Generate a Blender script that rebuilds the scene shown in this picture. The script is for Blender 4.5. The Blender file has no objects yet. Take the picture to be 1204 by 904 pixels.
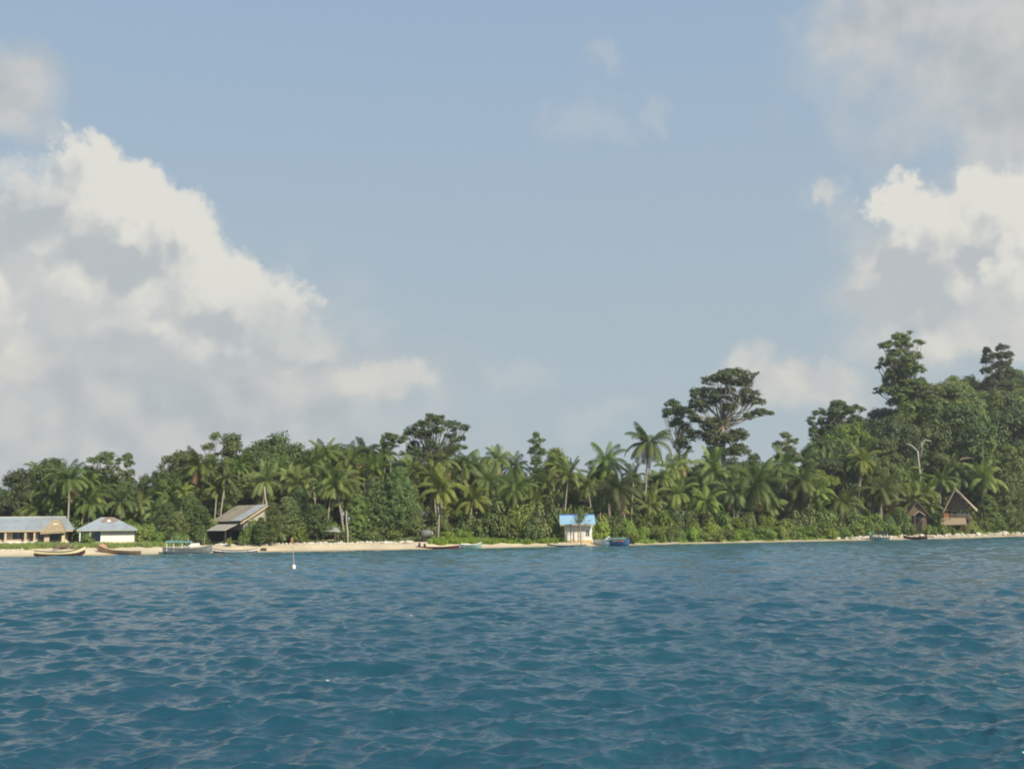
import bpy, math, random
import numpy as np
from mathutils import Vector, Matrix
HAZE = 0.00022
R = math.radians
random.seed(7); rng = np.random.default_rng(7)
SC = bpy.context.scene
COL = SC.collection

# ------------------------------------------------------------ camera
CAM_H = 3.0; F = 1400.0; PITCH = math.atan((620-452)/F); ROLL = math.atan(14/1204)
fw = Vector((0, math.cos(PITCH), math.sin(PITCH))); r0 = Vector((1, 0, 0)); u0 = Vector((0, -math.sin(PITCH), math.cos(PITCH)))
rt = r0*math.cos(ROLL)-u0*math.sin(ROLL); up = u0*math.cos(ROLL)+r0*math.sin(ROLL)
cd = bpy.data.cameras.new('camera'); cam = bpy.data.objects.new('camera', cd); COL.objects.link(cam)
M = Matrix.Identity(4)
for i in range(3): M[i][0], M[i][1], M[i][2] = rt[i], up[i], -fw[i]
M[2][3] = CAM_H
cam.matrix_world = M
cd.sensor_width = 36; cd.lens = F/1204*36; cd.clip_end = 20000; cd.clip_start = .1
SC.camera = cam
def ray(px, py): return fw+rt*((px-602)/F)+up*((452-py)/F)
def P(px, py, D):
    d = ray(px, py); return Vector((0, 0, CAM_H))+d*(D/d.y)
def X(px, D): return P(px, 625, D).x
def Z(px, py, D): return P(px, py, D).z
def KX(px): d = ray(px, 625); return d.x/d.y

# ------------------------------------------------------------ render, world, sun
SC.view_settings.view_transform = 'Standard'; SC.view_settings.look = 'None'; SC.view_settings.gamma = 1
SKY_TOP = (152, 181, 214); SKY_LOW = (173, 187, 192)
EXPO = .25; EXK = 2**-EXPO; SC.view_settings.exposure = EXPO
SC.render.engine = 'CYCLES'
cy = SC.cycles; cy.max_bounces = 5; cy.diffuse_bounces = 2; cy.glossy_bounces = 2; cy.transmission_bounces = 2; cy.transparent_max_bounces = 4
cy.volume_bounces = 0; cy.use_denoising = True; cy.caustics_reflective = False; cy.caustics_refractive = False
cy.filter_width = 1.9
SUN_EL, SUN_AZ = R(35), R(40)     # azimuth measured from -Y (behind the camera) towards +X
sdir = Vector((math.sin(SUN_AZ)*math.cos(SUN_EL), -math.cos(SUN_AZ)*math.cos(SUN_EL), math.sin(SUN_EL)))
sl = bpy.data.lights.new('sun', 'SUN'); sl.energy = 5.0; sl.angle = R(.53); sl.color = (1, .9, .70)
so = bpy.data.objects.new('sun', sl); COL.objects.link(so); so.rotation_euler = sdir.to_track_quat('Z', 'Y').to_euler()

class E:
    """tiny expression wrapper over shader sockets"""
    nt = None
    def __init__(s, k): s.k = k
    @staticmethod
    def node(t, **kw):
        n = E.nt.nodes.new(t)
        for a, b in kw.items(): setattr(n, a, b)
        return n
    @staticmethod
    def put(sock, v):
        if isinstance(v, E): E.nt.links.new(v.k, sock)
        else: sock.default_value = v
    @staticmethod
    def m(op, *a, clamp=False):
        n = E.node('ShaderNodeMath', operation=op); n.use_clamp = clamp
        for i, v in enumerate(a): E.put(n.inputs[i], v)
        return E(n.outputs[0])
    def __add__(s, o): return E.m('ADD', s, o)
    __radd__ = __add__
    def __sub__(s, o): return E.m('SUBTRACT', s, o)
    def __rsub__(s, o): return E.m('SUBTRACT', o, s)
    def __mul__(s, o): return E.m('MULTIPLY', s, o)
    __rmul__ = __mul__
    def __truediv__(s, o): return E.m('DIVIDE', s, o)
def vm(op, *a, out=0):
    n = E.node('ShaderNodeVectorMath', operation=op)
    for i, v in enumerate(a): E.put(n.inputs[i], v)
    return E(n.outputs[out])
def smooth(x, a, b):
    n = E.node('ShaderNodeMapRange', interpolation_type='SMOOTHSTEP')
    E.put(n.inputs[0], x); E.put(n.inputs[1], a); E.put(n.inputs[2], b); n.inputs[3].default_value = 0; n.inputs[4].default_value = 1
    return E(n.outputs[0])
def mixc(f, a, b):
    n = E.node('ShaderNodeMix', data_type='RGBA'); n.clamp_factor = True
    E.put(n.inputs[0], f)
    for i, v in ((6, a), (7, b)):
        if isinstance(v, tuple): n.inputs[i].default_value = (*v, 1)
        else: E.put(n.inputs[i], v)
    return E(n.outputs[2])
def noise(vec, scale, detail=4, rough=.55, dist=0, out='Fac', dim='3D'):
    n = E.node('ShaderNodeTexNoise', noise_dimensions=dim); E.put(n.inputs['Vector'], vec)
    n.inputs['Scale'].default_value = scale; n.inputs['Detail'].default_value = detail
    n.inputs['Roughness'].default_value = rough; n.inputs['Distortion'].default_value = dist
    return E(n.outputs[out])
def voro(vec, scale, detail=2, rough=.5):
    n = E.node('ShaderNodeTexVoronoi', feature='SMOOTH_F1', voronoi_dimensions='2D'); E.put(n.inputs['Vector'], vec)
    n.inputs['Scale'].default_value = scale; n.inputs['Smoothness'].default_value = .6
    n.inputs['Detail'].default_value = detail; n.inputs['Roughness'].default_value = rough
    return E(n.outputs['Distance'])

def S(hexv):
    """sRGB 0-255 triple to linear"""
    return tuple((c/255/12.92 if c/255 < .04045 else ((c/255+.055)/1.055)**2.4) for c in hexv)

W = bpy.data.worlds.new('World'); SC.world = W; W.use_nodes = True
nt = W.node_tree; nt.nodes.clear(); E.nt = nt
out = nt.nodes.new('ShaderNodeOutputWorld'); bg = nt.nodes.new('ShaderNodeBackground'); nt.links.new(bg.outputs[0], out.inputs[0])
WS = .1; bg.inputs[1].default_value = WS
W.cycles.sampling_method = 'MANUAL'; W.cycles.sample_map_resolution = 512
sky = nt.nodes.new('ShaderNodeTexSky'); sky.sky_type = 'NISHITA'; sky.sun_disc = False
sky.sun_elevation = SUN_EL; sky.sun_rotation = math.pi-SUN_AZ; sky.dust_density = 1.5; sky.air_density = 1.0; sky.ozone_density = 1.5
D_ = E(nt.nodes.new('ShaderNodeTexCoord').outputs['Generated'])
sep = nt.nodes.new('ShaderNodeSeparateXYZ'); nt.links.new(D_.k, sep.inputs[0])
dx, dy, dz = (E(sep.outputs[i]) for i in range(3))
az = E.m('ARCTAN2', dx, dy)*57.2958; el = E.m('ARCSINE', dz)*57.2958
comb = nt.nodes.new('ShaderNodeCombineXYZ'); nt.links.new(az.k, comb.inputs[0]); nt.links.new(el.k, comb.inputs[1])
uv = E(comb.outputs[0])
def uvpix(px, py):
    d = ray(px, py).normalized(); return math.degrees(math.atan2(d.x, d.y)), math.degrees(math.asin(d.z))
w1 = vm('SUBTRACT', noise(uv, .22, 4, .5, out='Color', dim='2D'), (.5, .5, .5))
w2 = vm('SUBTRACT', noise(uv, .8, 3, .5, out='Color', dim='2D'), (.5, .5, .5))
w3 = vm('SUBTRACT', noise(uv, 2.6, 4, .6, out='Color', dim='2D'), (.5, .5, .5))
uvw = vm('MULTIPLY_ADD', w1, (3.0, 2.4, 0), uv); uvw = vm('MULTIPLY_ADD', w2, (1.6, 1.6, 0), uvw); uvw = vm('MULTIPLY_ADD', w3, (.55, .55, 0), uvw)
uvs = vm('MULTIPLY_ADD', w1, (6, 3.5, 0), uv); uvs = vm('MULTIPLY_ADD', w2, (1.5, 1.2, 0), uvs)
def field(blobs, vec=None, k=.25):
    acc = None
    for (px, py, rx, ry) in blobs:
        cu, cv = uvpix(px, py); su, sv = 24.4/rx, 24.4/ry
        q = vm('MULTIPLY_ADD', vec or uvw, (su, sv, 0), (-cu*su, -cv*sv, 0))
        b = 1-vm('LENGTH', q, out=1)
        acc = b if acc is None else E.m('SMOOTH_MAX', acc, b, k)
    return acc
# bulges of the cumulus, lit from the upper right
LO = (.55, .75, 0)
def bulge(v): return 1-voro(v, .5, 2, .5)
vb = vm('MULTIPLY_ADD', w2, (.9, .9, 0), uv)
b0 = bulge(vb); b1 = bulge(vm('ADD', vb, LO))
n_l = noise(uv, .3, 4, .5, dim='2D'); n_l2 = noise(vm('ADD', uv, (.7, .9, 0)), .3, 4, .5, dim='2D')
def bright(rgb, k=1.0): return tuple(c/WS*k for c in S(rgb))
hz = 1-smooth(el, -6.0, 36.0)
base = vm('MULTIPLY', E(sky.outputs[0]), (1.08, 1.06, .99))
skyc = mixc(E.m('POWER', hz, .8), mixc(.75, base, bright(SKY_TOP, EXK)), bright(SKY_LOW, EXK))
col = skyc
soft = field([(5, 115, 90, 50), (1170, 60, 200, 120), (1060, 20, 120, 60), (1200, 150, 110, 110), (60, 400, 340, 130), (130, 510, 420, 110), (330, 450, 230, 75), (1130, 330, 150, 120), (960, 455, 100, 40)], uvs, .15)
sa = smooth(soft+(noise(uv, .4, 4, .5, dim='2D')-.5)*.6, -.3, .8)
sc_ = mixc(smooth((n_l-n_l2)*2.2+(n_l-.5)*1.2+.15, -.6, .8), bright((181, 186, 189), EXK), bright((208, 207, 202), EXK))
col = mixc(sa*.88, col, sc_)
wisp = field([(705, 76, 34, 20), (772, 130, 26, 30), (690, 140, 70, 40), (600, 445, 40, 26), (690, 490, 70, 24), (440, 375, 50, 22), (980, 238, 34, 36), (1010, 300, 60, 70)], uvs, .1)
col = mixc(smooth(wisp+(noise(uv, .9, 4, .55, dim='2D')-.5)*.8, -.1, .9)*.27, col, bright((206, 207, 204), EXK))
CUM = [(95, 198, 46, 42), (55, 262, 100, 72), (152, 232, 50, 46), (198, 270, 56, 52), (236, 320, 60, 58), (286, 340, 60, 50), (328, 372, 40, 42), (120, 350, 185, 95),
       (0, 330, 120, 135), (250, 405, 160, 52), (1050, 240, 32, 42), (1100, 272, 62, 52), (1165, 250, 70, 56), (1204, 330, 90, 110), (1150, 385, 70, 46), (1060, 330, 70, 60)]
CUM2 = [(430, 452, 80, 32), (478, 438, 36, 30), (15, 415, 44, 40), (885, 422, 40, 28), (972, 452, 60, 34), (975, 234, 24, 26), (1155, 400, 70, 40)]
cum = field(CUM, None, .16); cumo = field(CUM, vm('ADD', uvw, (1.5, 1.9, 0)), .16)
edge = cum+(b0-.6)*.22
ca = smooth(edge, -.10, .27)
shade = field([(45, 232, 80, 40), (20, 245, 105, 62), (135, 305, 64, 30), (100, 445, 260, 45), (1040, 345, 110, 60), (1170, 290, 22, 30), (300, 455, 180, 30), (330, 395, 90, 45)], uvs, .2)
depth = smooth(cumo+(b1-b0)*.75+(n_l2-n_l)*.7, -.30, 1.0)
lit = smooth(1.08-depth*.72-smooth(shade+(n_l-.5)*.5, -.3, .7)*.60, .0, 1.0)
cc = mixc(lit, bright((184, 190, 193), EXK), bright((227, 225, 216), EXK))
low = 1-smooth(el, 3.0, 13)
col = mixc(ca*(.96-low*.55), col, cc)
cu2 = field(CUM2, None, .16)+(b0-.6)*.3
col = mixc(smooth(cu2, -.15, .55)*.6, col, mixc(smooth(n_l-n_l2+.1, -.15, .2), bright((200, 202, 201), EXK), bright((223, 219, 208), EXK)))
# broken cloud over the rest of the sky, above and behind
away = E.m('MAXIMUM', smooth(E.m('ABSOLUTE', az), 28, 45), smooth(el, 36, 50))
gn = noise(D_, 2.6, 4, .58)
ga = smooth(gn, .54, .70)*away
col = mixc(ga*.6, col, bright((198, 205, 212), EXK))
nt.links.new(col.k, bg.inputs[0])

# ------------------------------------------------------------ materials
MATS = {}
def mat(name, c, rough=.8, var=.0, scale=3.0, c2=None, metal=0, stripes=None, spec=.3):
    """solid colour with noise mottling towards c2; stripes=(axis, per metre) adds ribs"""
    if name in MATS: return MATS[name]
    m = bpy.data.materials.new(name); m.use_nodes = True; t = m.node_tree; E.nt = t
    b = t.nodes['Principled BSDF']; b.inputs['Roughness'].default_value = rough; b.inputs['Metallic'].default_value = metal
    b.inputs['Specular IOR Level'].default_value = spec
    o = E(t.nodes.new('ShaderNodeTexCoord').outputs['Object'])
    n = noise(o, scale, 5, .65)
    c2 = c2 or tuple(v*.6 for v in c)
    colr = mixc(smooth(n, .42, .68)*(var or .35), tuple(c), tuple(c2))
    if stripes:
        ax, per = stripes
        s_ = t.nodes.new('ShaderNodeSeparateXYZ'); t.links.new(o.k, s_.inputs[0])
        w = E.m('SINE', E(s_.outputs[ax])*(per*6.283))
        bp = t.nodes.new('ShaderNodeBump'); bp.inputs['Strength'].default_value = .6; bp.inputs['Distance'].default_value = .04
        t.links.new(w.k, bp.inputs['Height']); t.links.new(bp.outputs[0], b.inputs['Normal'])
        # separate sheets weather differently
        fl = E.m('FLOOR', E(s_.outputs[ax])*.9)
        wn = t.nodes.new('ShaderNodeTexWhiteNoise'); wn.noise_dimensions = '1D'; t.links.new(fl.k, wn.inputs['W'])
        colr = mixc(E(wn.outputs[0])*.3, colr, tuple(c2))
    t.links.new(colr.k, b.inputs['Base Color'])
    MATS[name] = m; return m

def leafmat(name, dark, light, dead, trans=.3):
    m = bpy.data.materials.new(name); m.use_nodes = True; t = m.node_tree; E.nt = t
    t.nodes.clear(); o = t.nodes.new('ShaderNodeOutputMaterial')
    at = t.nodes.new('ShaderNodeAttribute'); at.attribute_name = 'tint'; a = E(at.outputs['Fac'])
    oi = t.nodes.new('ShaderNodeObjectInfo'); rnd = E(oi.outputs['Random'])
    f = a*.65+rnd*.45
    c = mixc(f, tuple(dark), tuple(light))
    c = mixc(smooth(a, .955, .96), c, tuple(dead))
    hs = t.nodes.new('ShaderNodeHueSaturation'); E.put(hs.inputs['Color'], c)
    E.put(hs.inputs['Hue'], .472+.042*E.m('FRACT', rnd*7.3)); E.put(hs.inputs['Value'], .72+.66*E.m('FRACT', rnd*13.7)); E.put(hs.inputs['Saturation'], .85+.2*E.m('FRACT', rnd*5.1))
    c = E(hs.outputs[0])
    d = t.nodes.new('ShaderNodeBsdfPrincipled'); d.inputs['Roughness'].default_value = .55; d.inputs['Specular IOR Level'].default_value = .35; E.put(d.inputs['Base Color'], c)
    tr = t.nodes.new('ShaderNodeBsdfTranslucent'); E.put(tr.inputs[0], vm('MULTIPLY', c, (1.3, 1.35, .7)))
    mx = t.nodes.new('ShaderNodeMixShader'); mx.inputs[0].default_value = trans
    t.links.new(d.outputs[0], mx.inputs[1]); t.links.new(tr.outputs[0], mx.inputs[2]); t.links.new(mx.outputs[0], o.inputs[0])
    return m
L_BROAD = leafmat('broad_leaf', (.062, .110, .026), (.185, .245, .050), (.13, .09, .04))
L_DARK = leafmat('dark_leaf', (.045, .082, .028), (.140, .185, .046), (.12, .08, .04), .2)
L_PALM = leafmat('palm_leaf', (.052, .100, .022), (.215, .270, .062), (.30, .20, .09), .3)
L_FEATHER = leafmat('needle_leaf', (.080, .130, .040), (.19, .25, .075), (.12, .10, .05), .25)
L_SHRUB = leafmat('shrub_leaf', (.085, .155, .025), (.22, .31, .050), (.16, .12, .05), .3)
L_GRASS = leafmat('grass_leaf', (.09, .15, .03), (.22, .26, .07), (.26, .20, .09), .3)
BARK = mat('bark', (.26, .22, .17), .9, .5, 2.0, (.12, .10, .08))
BARK_PALE = mat('pale_bark', (.32, .29, .24), .9, .5, 2.0, (.24, .2, .16))
BARK_DEAD = mat('dead_wood', (.36, .33, .29), .9, .4, 2.0, (.3, .27, .22))
NUT = mat('coconut_husk', (.30, .16, .05), .8)

# ------------------------------------------------------------ mesh helpers
def mk(name, V, Fc, m, parent=None, tint=None, smooth_=False, loc=None, me=None):
    if me is None:
        me = bpy.data.meshes.new(name)
        if isinstance(Fc, np.ndarray):
            V = np.asarray(V, np.float32); nf, w = Fc.shape
            me.vertices.add(len(V)); me.vertices.foreach_set('co', V.ravel())
            me.loops.add(nf*w); me.loops.foreach_set('vertex_index', Fc.astype(np.int32).ravel())
            me.polygons.add(nf); me.polygons.foreach_set('loop_start', np.arange(0, nf*w, w, dtype=np.int32))
            me.update(calc_edges=True)
        else: me.from_pydata([tuple(v) for v in V], [], [tuple(f) for f in Fc]); me.update()
        for mm in (m if isinstance(m, (list, tuple)) else [m]): me.materials.append(mm)
        if tint is not None:
            a = me.attributes.new('tint', 'FLOAT', 'FACE'); a.data.foreach_set('value', np.asarray(tint, np.float32))
        if smooth_: me.polygons.foreach_set('use_smooth', [True]*len(me.polygons))
    o = bpy.data.objects.new(name, me); COL.objects.link(o)
    if parent: o.parent = parent
    if loc: o.location = loc
    return o
def tag(o, label=None, cat=None, group=None, kind=None):
    if label: o['label'] = label
    if cat: o['category'] = cat
    if group: o['group'] = group
    if kind: o['kind'] = kind
    return o
def empty(name, loc, rz=0, label=None, cat=None, group=None):
    o = bpy.data.objects.new(name, None); COL.objects.link(o); o.location = loc; o.rotation_euler = (0, 0, rz); o.empty_display_size = .3
    return tag(o, label, cat, group)

class MB:
    def __init__(s): s.v = []; s.f = []
    def add(s, vs, fs):
        b = len(s.v); s.v += [tuple(v) for v in vs]; s.f += [tuple(i+b for i in f) for f in fs]; return s
    def box(s, x0, x1, y0, y1, z0, z1):
        return s.add([(x0, y0, z0), (x1, y0, z0), (x1, y1, z0), (x0, y1, z0), (x0, y0, z1), (x1, y0, z1), (x1, y1, z1), (x0, y1, z1)],
                     [(0, 3, 2, 1), (4, 5, 6, 7), (0, 1, 5, 4), (1, 2, 6, 5), (2, 3, 7, 6), (3, 0, 4, 7)])
    def slab(s, quad, t):
        """a roof sheet: quad of 3D points, thickened downwards"""
        q = [Vector(p) for p in quad]; n = len(q); d = Vector((0, 0, -t))
        return s.add(q+[p+d for p in q], [tuple(range(n)), tuple(range(2*n-1, n-1, -1))]+[(i, i+n, (i+1) % n+n, (i+1) % n) for i in range(n)])
    def tube(s, pts, rad, n=7, cap=True):
        pts = [Vector(p) for p in pts]; rings = []
        if not isinstance(rad, (list, tuple)): rad = [rad]*len(pts)
        for i, p in enumerate(pts):
            d = (pts[min(i+1, len(pts)-1)]-pts[max(i-1, 0)]).normalized()
            a = d.orthogonal().normalized() if i == 0 else (a-d*a.dot(d)).normalized()
            b = d.cross(a)
            rings.append([p+(a*math.cos(2*math.pi*j/n)+b*math.sin(2*math.pi*j/n))*rad[i] for j in range(n)])
        vs = [v for r in rings for v in r]; fs = []
        for i in range(len(pts)-1):
            for j in range(n): fs.append((i*n+j, i*n+(j+1) % n, (i+1)*n+(j+1) % n, (i+1)*n+j))
        if cap: fs += [tuple(range(n-1, -1, -1)), tuple((len(pts)-1)*n+j for j in range(n))]
        return s.add(vs, fs)
    def rock(s, c, r, seed, sq=.7):
        rr = random.Random(seed); vs = []; fs = []; nu, nv = 8, 5
        ph = [rr.uniform(0, 6.28) for _ in range(6)]
        for i in range(nv+1):
            th = math.pi*i/nv
            for j in range(nu):
                a = 2*math.pi*j/nu
                k = 1+.18*math.sin(2*a+ph[0])*math.sin(th*2+ph[1])+.14*math.sin(3*a+ph[2])+.1*math.cos(2*th+ph[3])+rr.uniform(-.09, .09)
                vs.append((c[0]+r[0]*k*math.sin(th)*math.cos(a), c[1]+r[1]*k*math.sin(th)*math.sin(a), c[2]+r[2]*sq*k*math.cos(th)))
        for i in range(nv):
            for j in range(nu): fs.append((i*nu+j, (i+1)*nu+j, (i+1)*nu+(j+1) % nu, i*nu+(j+1) % nu))
        return s.add(vs, fs)
    def build(s, name, m, parent=None, smooth_=False, loc=None): return mk(name, s.v, s.f, m, parent, smooth_=smooth_, loc=loc)

# ------------------------------------------------------------ shore profile, ground, sea
SHORE_PX = [0, 100, 250, 480, 600, 720, 900, 1000, 1100, 1204]
SHORE_Y = [654, 652.5, 649.5, 645.5, 643.2, 641.2, 637.3, 635.3, 633.3, 630.3]
SHORE_K = [KX(p) for p in SHORE_PX]
SHORE_S = [3*F/(y-(627-14*p/1204)) for p, y in zip(SHORE_PX, SHORE_Y)]
def shore(k):
    s = np.interp(k, SHORE_K, SHORE_S)
    return s+.7*np.sin(np.asarray(k)*95+1)+.5*np.sin(np.asarray(k)*190)
def sm(x, a, b):
    t = np.clip((x-a)/(b-a), 0, 1); return t*t*(3-2*t)
HILL_PX = [860, 905, 960, 980, 1000, 1030, 1050, 1080, 1110, 1140, 1204, 1300]; HILL_SKY = [600, 560, 515, 497, 490, 488, 482, 468, 456, 449, 440, 425]
HILL_K = [KX(p) for p in HILL_PX]
HILL_Z = [max(0, P(p, y, float(np.interp(KX(p), SHORE_K, SHORE_S))+98).z-16) for p, y in zip(HILL_PX, HILL_SKY)]
def gz(k, t):
    """ground height at bearing ratio k = x/y and t metres behind the waterline"""
    k = np.asarray(k, float); t = np.asarray(t, float)
    h = np.where(t < 0, t*.09, 0)
    h = np.maximum(h, -5.5)
    h = h+(.95-.38*sm(k, -.06, .10))*sm(t, -1.0, 6.5)+.5*sm(t, 6, 22)+.05*np.sin(k*140)*sm(t, 2, 9)
    h = h+np.interp(k, HILL_K, HILL_Z)*sm(t, 12, 100)*(1+.06*np.sin(k*30+t*.05))
    h = h*(1-.9*sm(t, 500, 3500))
    return h
def ground_at(x, y):
    k = x/y; return float(gz(k, y-shore(k)))
def spot(px, t):
    k = KX(px); Y = float(shore(k))+t
    return Vector((k*Y, Y, float(gz(k, t))))

def grid_mesh(name, ks, ts, m, kind_label):
    K, T = np.meshgrid(ks, ts); Yd = shore(K)+T
    V = np.stack([K*Yd, Yd, gz(K, T)], -1).reshape(-1, 3)
    a, b = len(ts), len(ks); idx = np.arange(a*b).reshape(a, b)
    Fc = np.stack([idx[:-1, :-1], idx[:-1, 1:], idx[1:, 1:], idx[1:, :-1]], -1).reshape(-1, 4)
    o = mk(name, V, Fc, m, smooth_=True)
    tag(o, *kind_label, kind='structure'); return o
ks = np.concatenate([np.linspace(-3, -.5, 40)[:-1], np.linspace(-.5, .5, 500), np.linspace(.5, 3, 40)[1:]])
def groundmat():
    m = bpy.data.materials.new('forest_floor'); m.use_nodes = True; t = m.node_tree; E.nt = t
    b = t.nodes['Principled BSDF']; b.inputs['Roughness'].default_value = .95
    p = E(t.nodes.new('ShaderNodeNewGeometry').outputs['Position'])
    n = noise(p, .35, 6, .6); n2 = noise(p, 3, 5, .6)
    c = mixc(smooth(n, .4, .62), (.035, .05, .02), (.07, .085, .03)); c = mixc(smooth(n2, .5, .7)*.5, c, (.10, .075, .045))
    t.links.new(c.k, b.inputs['Base Color']); return m
def sandmat():
    m = bpy.data.materials.new('coral_sand'); m.use_nodes = True; t = m.node_tree; E.nt = t
    b = t.nodes['Principled BSDF']; b.inputs['Roughness'].default_value = .9
    p = E(t.nodes.new('ShaderNodeNewGeometry').outputs['Position'])
    s_ = t.nodes.new('ShaderNodeSeparateXYZ'); t.links.new(p.k, s_.inputs[0]); z = E(s_.outputs[2])
    n = noise(p, 1.2, 6, .65); n3 = noise(p, .12, 4, .5)
    dry = mixc(smooth(n, .4, .7)*.5, (.62, .52, .36), (.45, .37, .26))
    dry = mixc(smooth(n3, .45, .62)*.5, dry, (.44, .38, .29))
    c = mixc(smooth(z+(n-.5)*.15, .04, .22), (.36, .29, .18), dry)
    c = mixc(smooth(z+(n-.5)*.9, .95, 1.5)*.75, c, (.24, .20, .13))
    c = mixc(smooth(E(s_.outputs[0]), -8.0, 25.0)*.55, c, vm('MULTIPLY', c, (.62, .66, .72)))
    t.links.new(c.k, b.inputs['Base Color']); return m
ts_g = np.concatenate([np.linspace(-70, -6, 16), [-4]]); ts_b = np.linspace(-4, 8, 50); ts_in = np.concatenate([np.linspace(8, 160, 70), np.linspace(200, 4500, 24)])
SAND = sandmat()
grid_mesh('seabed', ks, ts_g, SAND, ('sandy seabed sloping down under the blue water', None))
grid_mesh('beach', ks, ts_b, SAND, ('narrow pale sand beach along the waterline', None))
grid_mesh('ground', ks, ts_in, groundmat(), ('shaded forest floor rising to a wooded hill', None))

def watermat():
    m = bpy.data.materials.new('sea_water'); m.use_nodes = True; t = m.node_tree; E.nt = t
    b = t.nodes['Principled BSDF']; b.inputs['Roughness'].default_value = .06; b.inputs['IOR'].default_value = 1.42
    p = E(t.nodes.new('ShaderNodeNewGeometry').outputs['Position'])
    n = noise(p, .05, 4, .5); n2 = noise(p, .012, 3, .5)
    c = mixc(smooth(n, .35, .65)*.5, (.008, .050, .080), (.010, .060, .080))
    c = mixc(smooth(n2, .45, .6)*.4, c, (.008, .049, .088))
    sy = t.nodes.new('ShaderNodeSeparateXYZ'); t.links.new(p.k, sy.inputs[0])   # paler towards the beach: shallow water, and sky sheen put into the colour
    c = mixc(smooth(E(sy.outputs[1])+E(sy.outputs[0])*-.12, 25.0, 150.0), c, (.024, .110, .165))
    t.links.new(c.k, b.inputs['Base Color'])
    q = vm('MULTIPLY', p, (1, 1.35, 1))
    h = noise(q, 4.5, 5, .6, .3)*.10+noise(q, 1.1, 3, .5)*.17
    bp = t.nodes.new('ShaderNodeBump'); bp.inputs['Strength'].default_value = .8; bp.inputs['Distance'].default_value = .4
    t.links.new(h.k, bp.inputs['Height']); t.links.new(bp.outputs[0], b.inputs['Normal'])
    return m
def build_sea():
    azs = np.concatenate([np.linspace(-180, -29, 60)[:-1], np.linspace(-29, 29, 760), np.linspace(29, 180, 60)[1:-1]])
    azs = np.radians(azs)
    rs = [0.4]
    while rs[-1] < 280:
        r = rs[-1]; rs.append(r+(0.4 if r < 8 else min(max(.042, (r-5)*.0034), .35)))
    rs = np.array(rs+list(np.geomspace(285, 9000, 50)))
    A, Rr = np.meshgrid(azs, rs)
    x0 = (Rr*np.sin(A)); y0 = (Rr*np.cos(A))
    x = x0.copy(); y = y0.copy(); z = np.zeros_like(x0)
    dr = np.gradient(rs)[:, None]*np.ones_like(x0); da = np.gradient(azs)[None, :]*Rr
    cell = np.maximum(dr*1.0, da*.8).astype(np.float32); a_mid = len(azs)//2
    x0 = x0.astype(np.float32); y0 = y0.astype(np.float32); z = z.astype(np.float32)
    g = np.random.default_rng(3)
    n = 130
    lam = np.exp(g.uniform(math.log(.14), math.log(4.2), n)); lam.sort()
    for L in lam:
        k = 2*math.pi/L
        th = R(-90+14)+g.normal(0, .42 if L > 1.0 else .62)
        kx, ky = k*math.cos(th), k*math.sin(th)
        amp = .0062*min(L, 1.35)*(1.25 if L < .6 else 1)
        ph0, g1, g2, g3 = g.uniform(0, 6.28), g.uniform(.02, .12), g.uniform(.03, .12), g.uniform(0, 6.28)
        nr = int((rs < 300).sum()); rows = np.nonzero(cell[:nr, a_mid] < L/2.2)[0]
        if not len(rows): continue
        sl_ = slice(rows[0], rows[-1]+1)
        fade = np.clip((L/cell[sl_]-2.2)/2.5, 0, 1)
        ph = kx*x0[sl_]+ky*y0[sl_]+ph0
        a = amp*fade*(1+.75*np.sin(x0[sl_]*g1*1.8+y0[sl_]*g2*2+g3))
        s1 = np.sin(ph); c = np.cos(ph)*a*.85
        z[sl_] += a*s1; x[sl_] += c*math.cos(th); y[sl_] += c*math.sin(th)
    K = x0/np.maximum(y0, 1e-3); calm = np.ones_like(z)
    msk = y0 > 20
    tt = np.where(msk, y0-shore(np.clip(K, -3, 3)), -100)
    calm = 1-.8*sm(tt, -5, -.5)
    z = z*calm
    V = np.stack([x, y, z], -1).reshape(-1, 3)
    a, b = x.shape; idx = np.arange(a*b).reshape(a, b)
    F1 = np.stack([idx[:-1, :-1], idx[:-1, 1:], idx[1:, 1:], idx[1:, :-1]], -1).reshape(-1, 4)
    F2 = np.stack([idx[:-1, -1], idx[:-1, 0], idx[1:, 0], idx[1:, -1]], -1)
    Fc = np.concatenate([F1, F2])[:, ::-1]
    # centre cap
    V = np.concatenate([V, [[0, 0, 0]]]); c = len(V)-1
    inner = idx[0]; nx = np.roll(inner, -1)
    cap = np.stack([inner, nx, np.full(b, c)], -1)
    capq = np.stack([inner[0::2], np.full(len(inner[0::2]), c), nx[1::2][:len(inner[0::2])] if b % 2 == 0 else nx[0::2], nx[0::2]], -1) if b % 2 == 0 else None
    if capq is not None: Fc = np.concatenate([Fc, capq])
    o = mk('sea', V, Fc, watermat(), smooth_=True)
    tag(o, 'choppy blue green sea with small wind waves', kind='structure')
build_sea()

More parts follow.
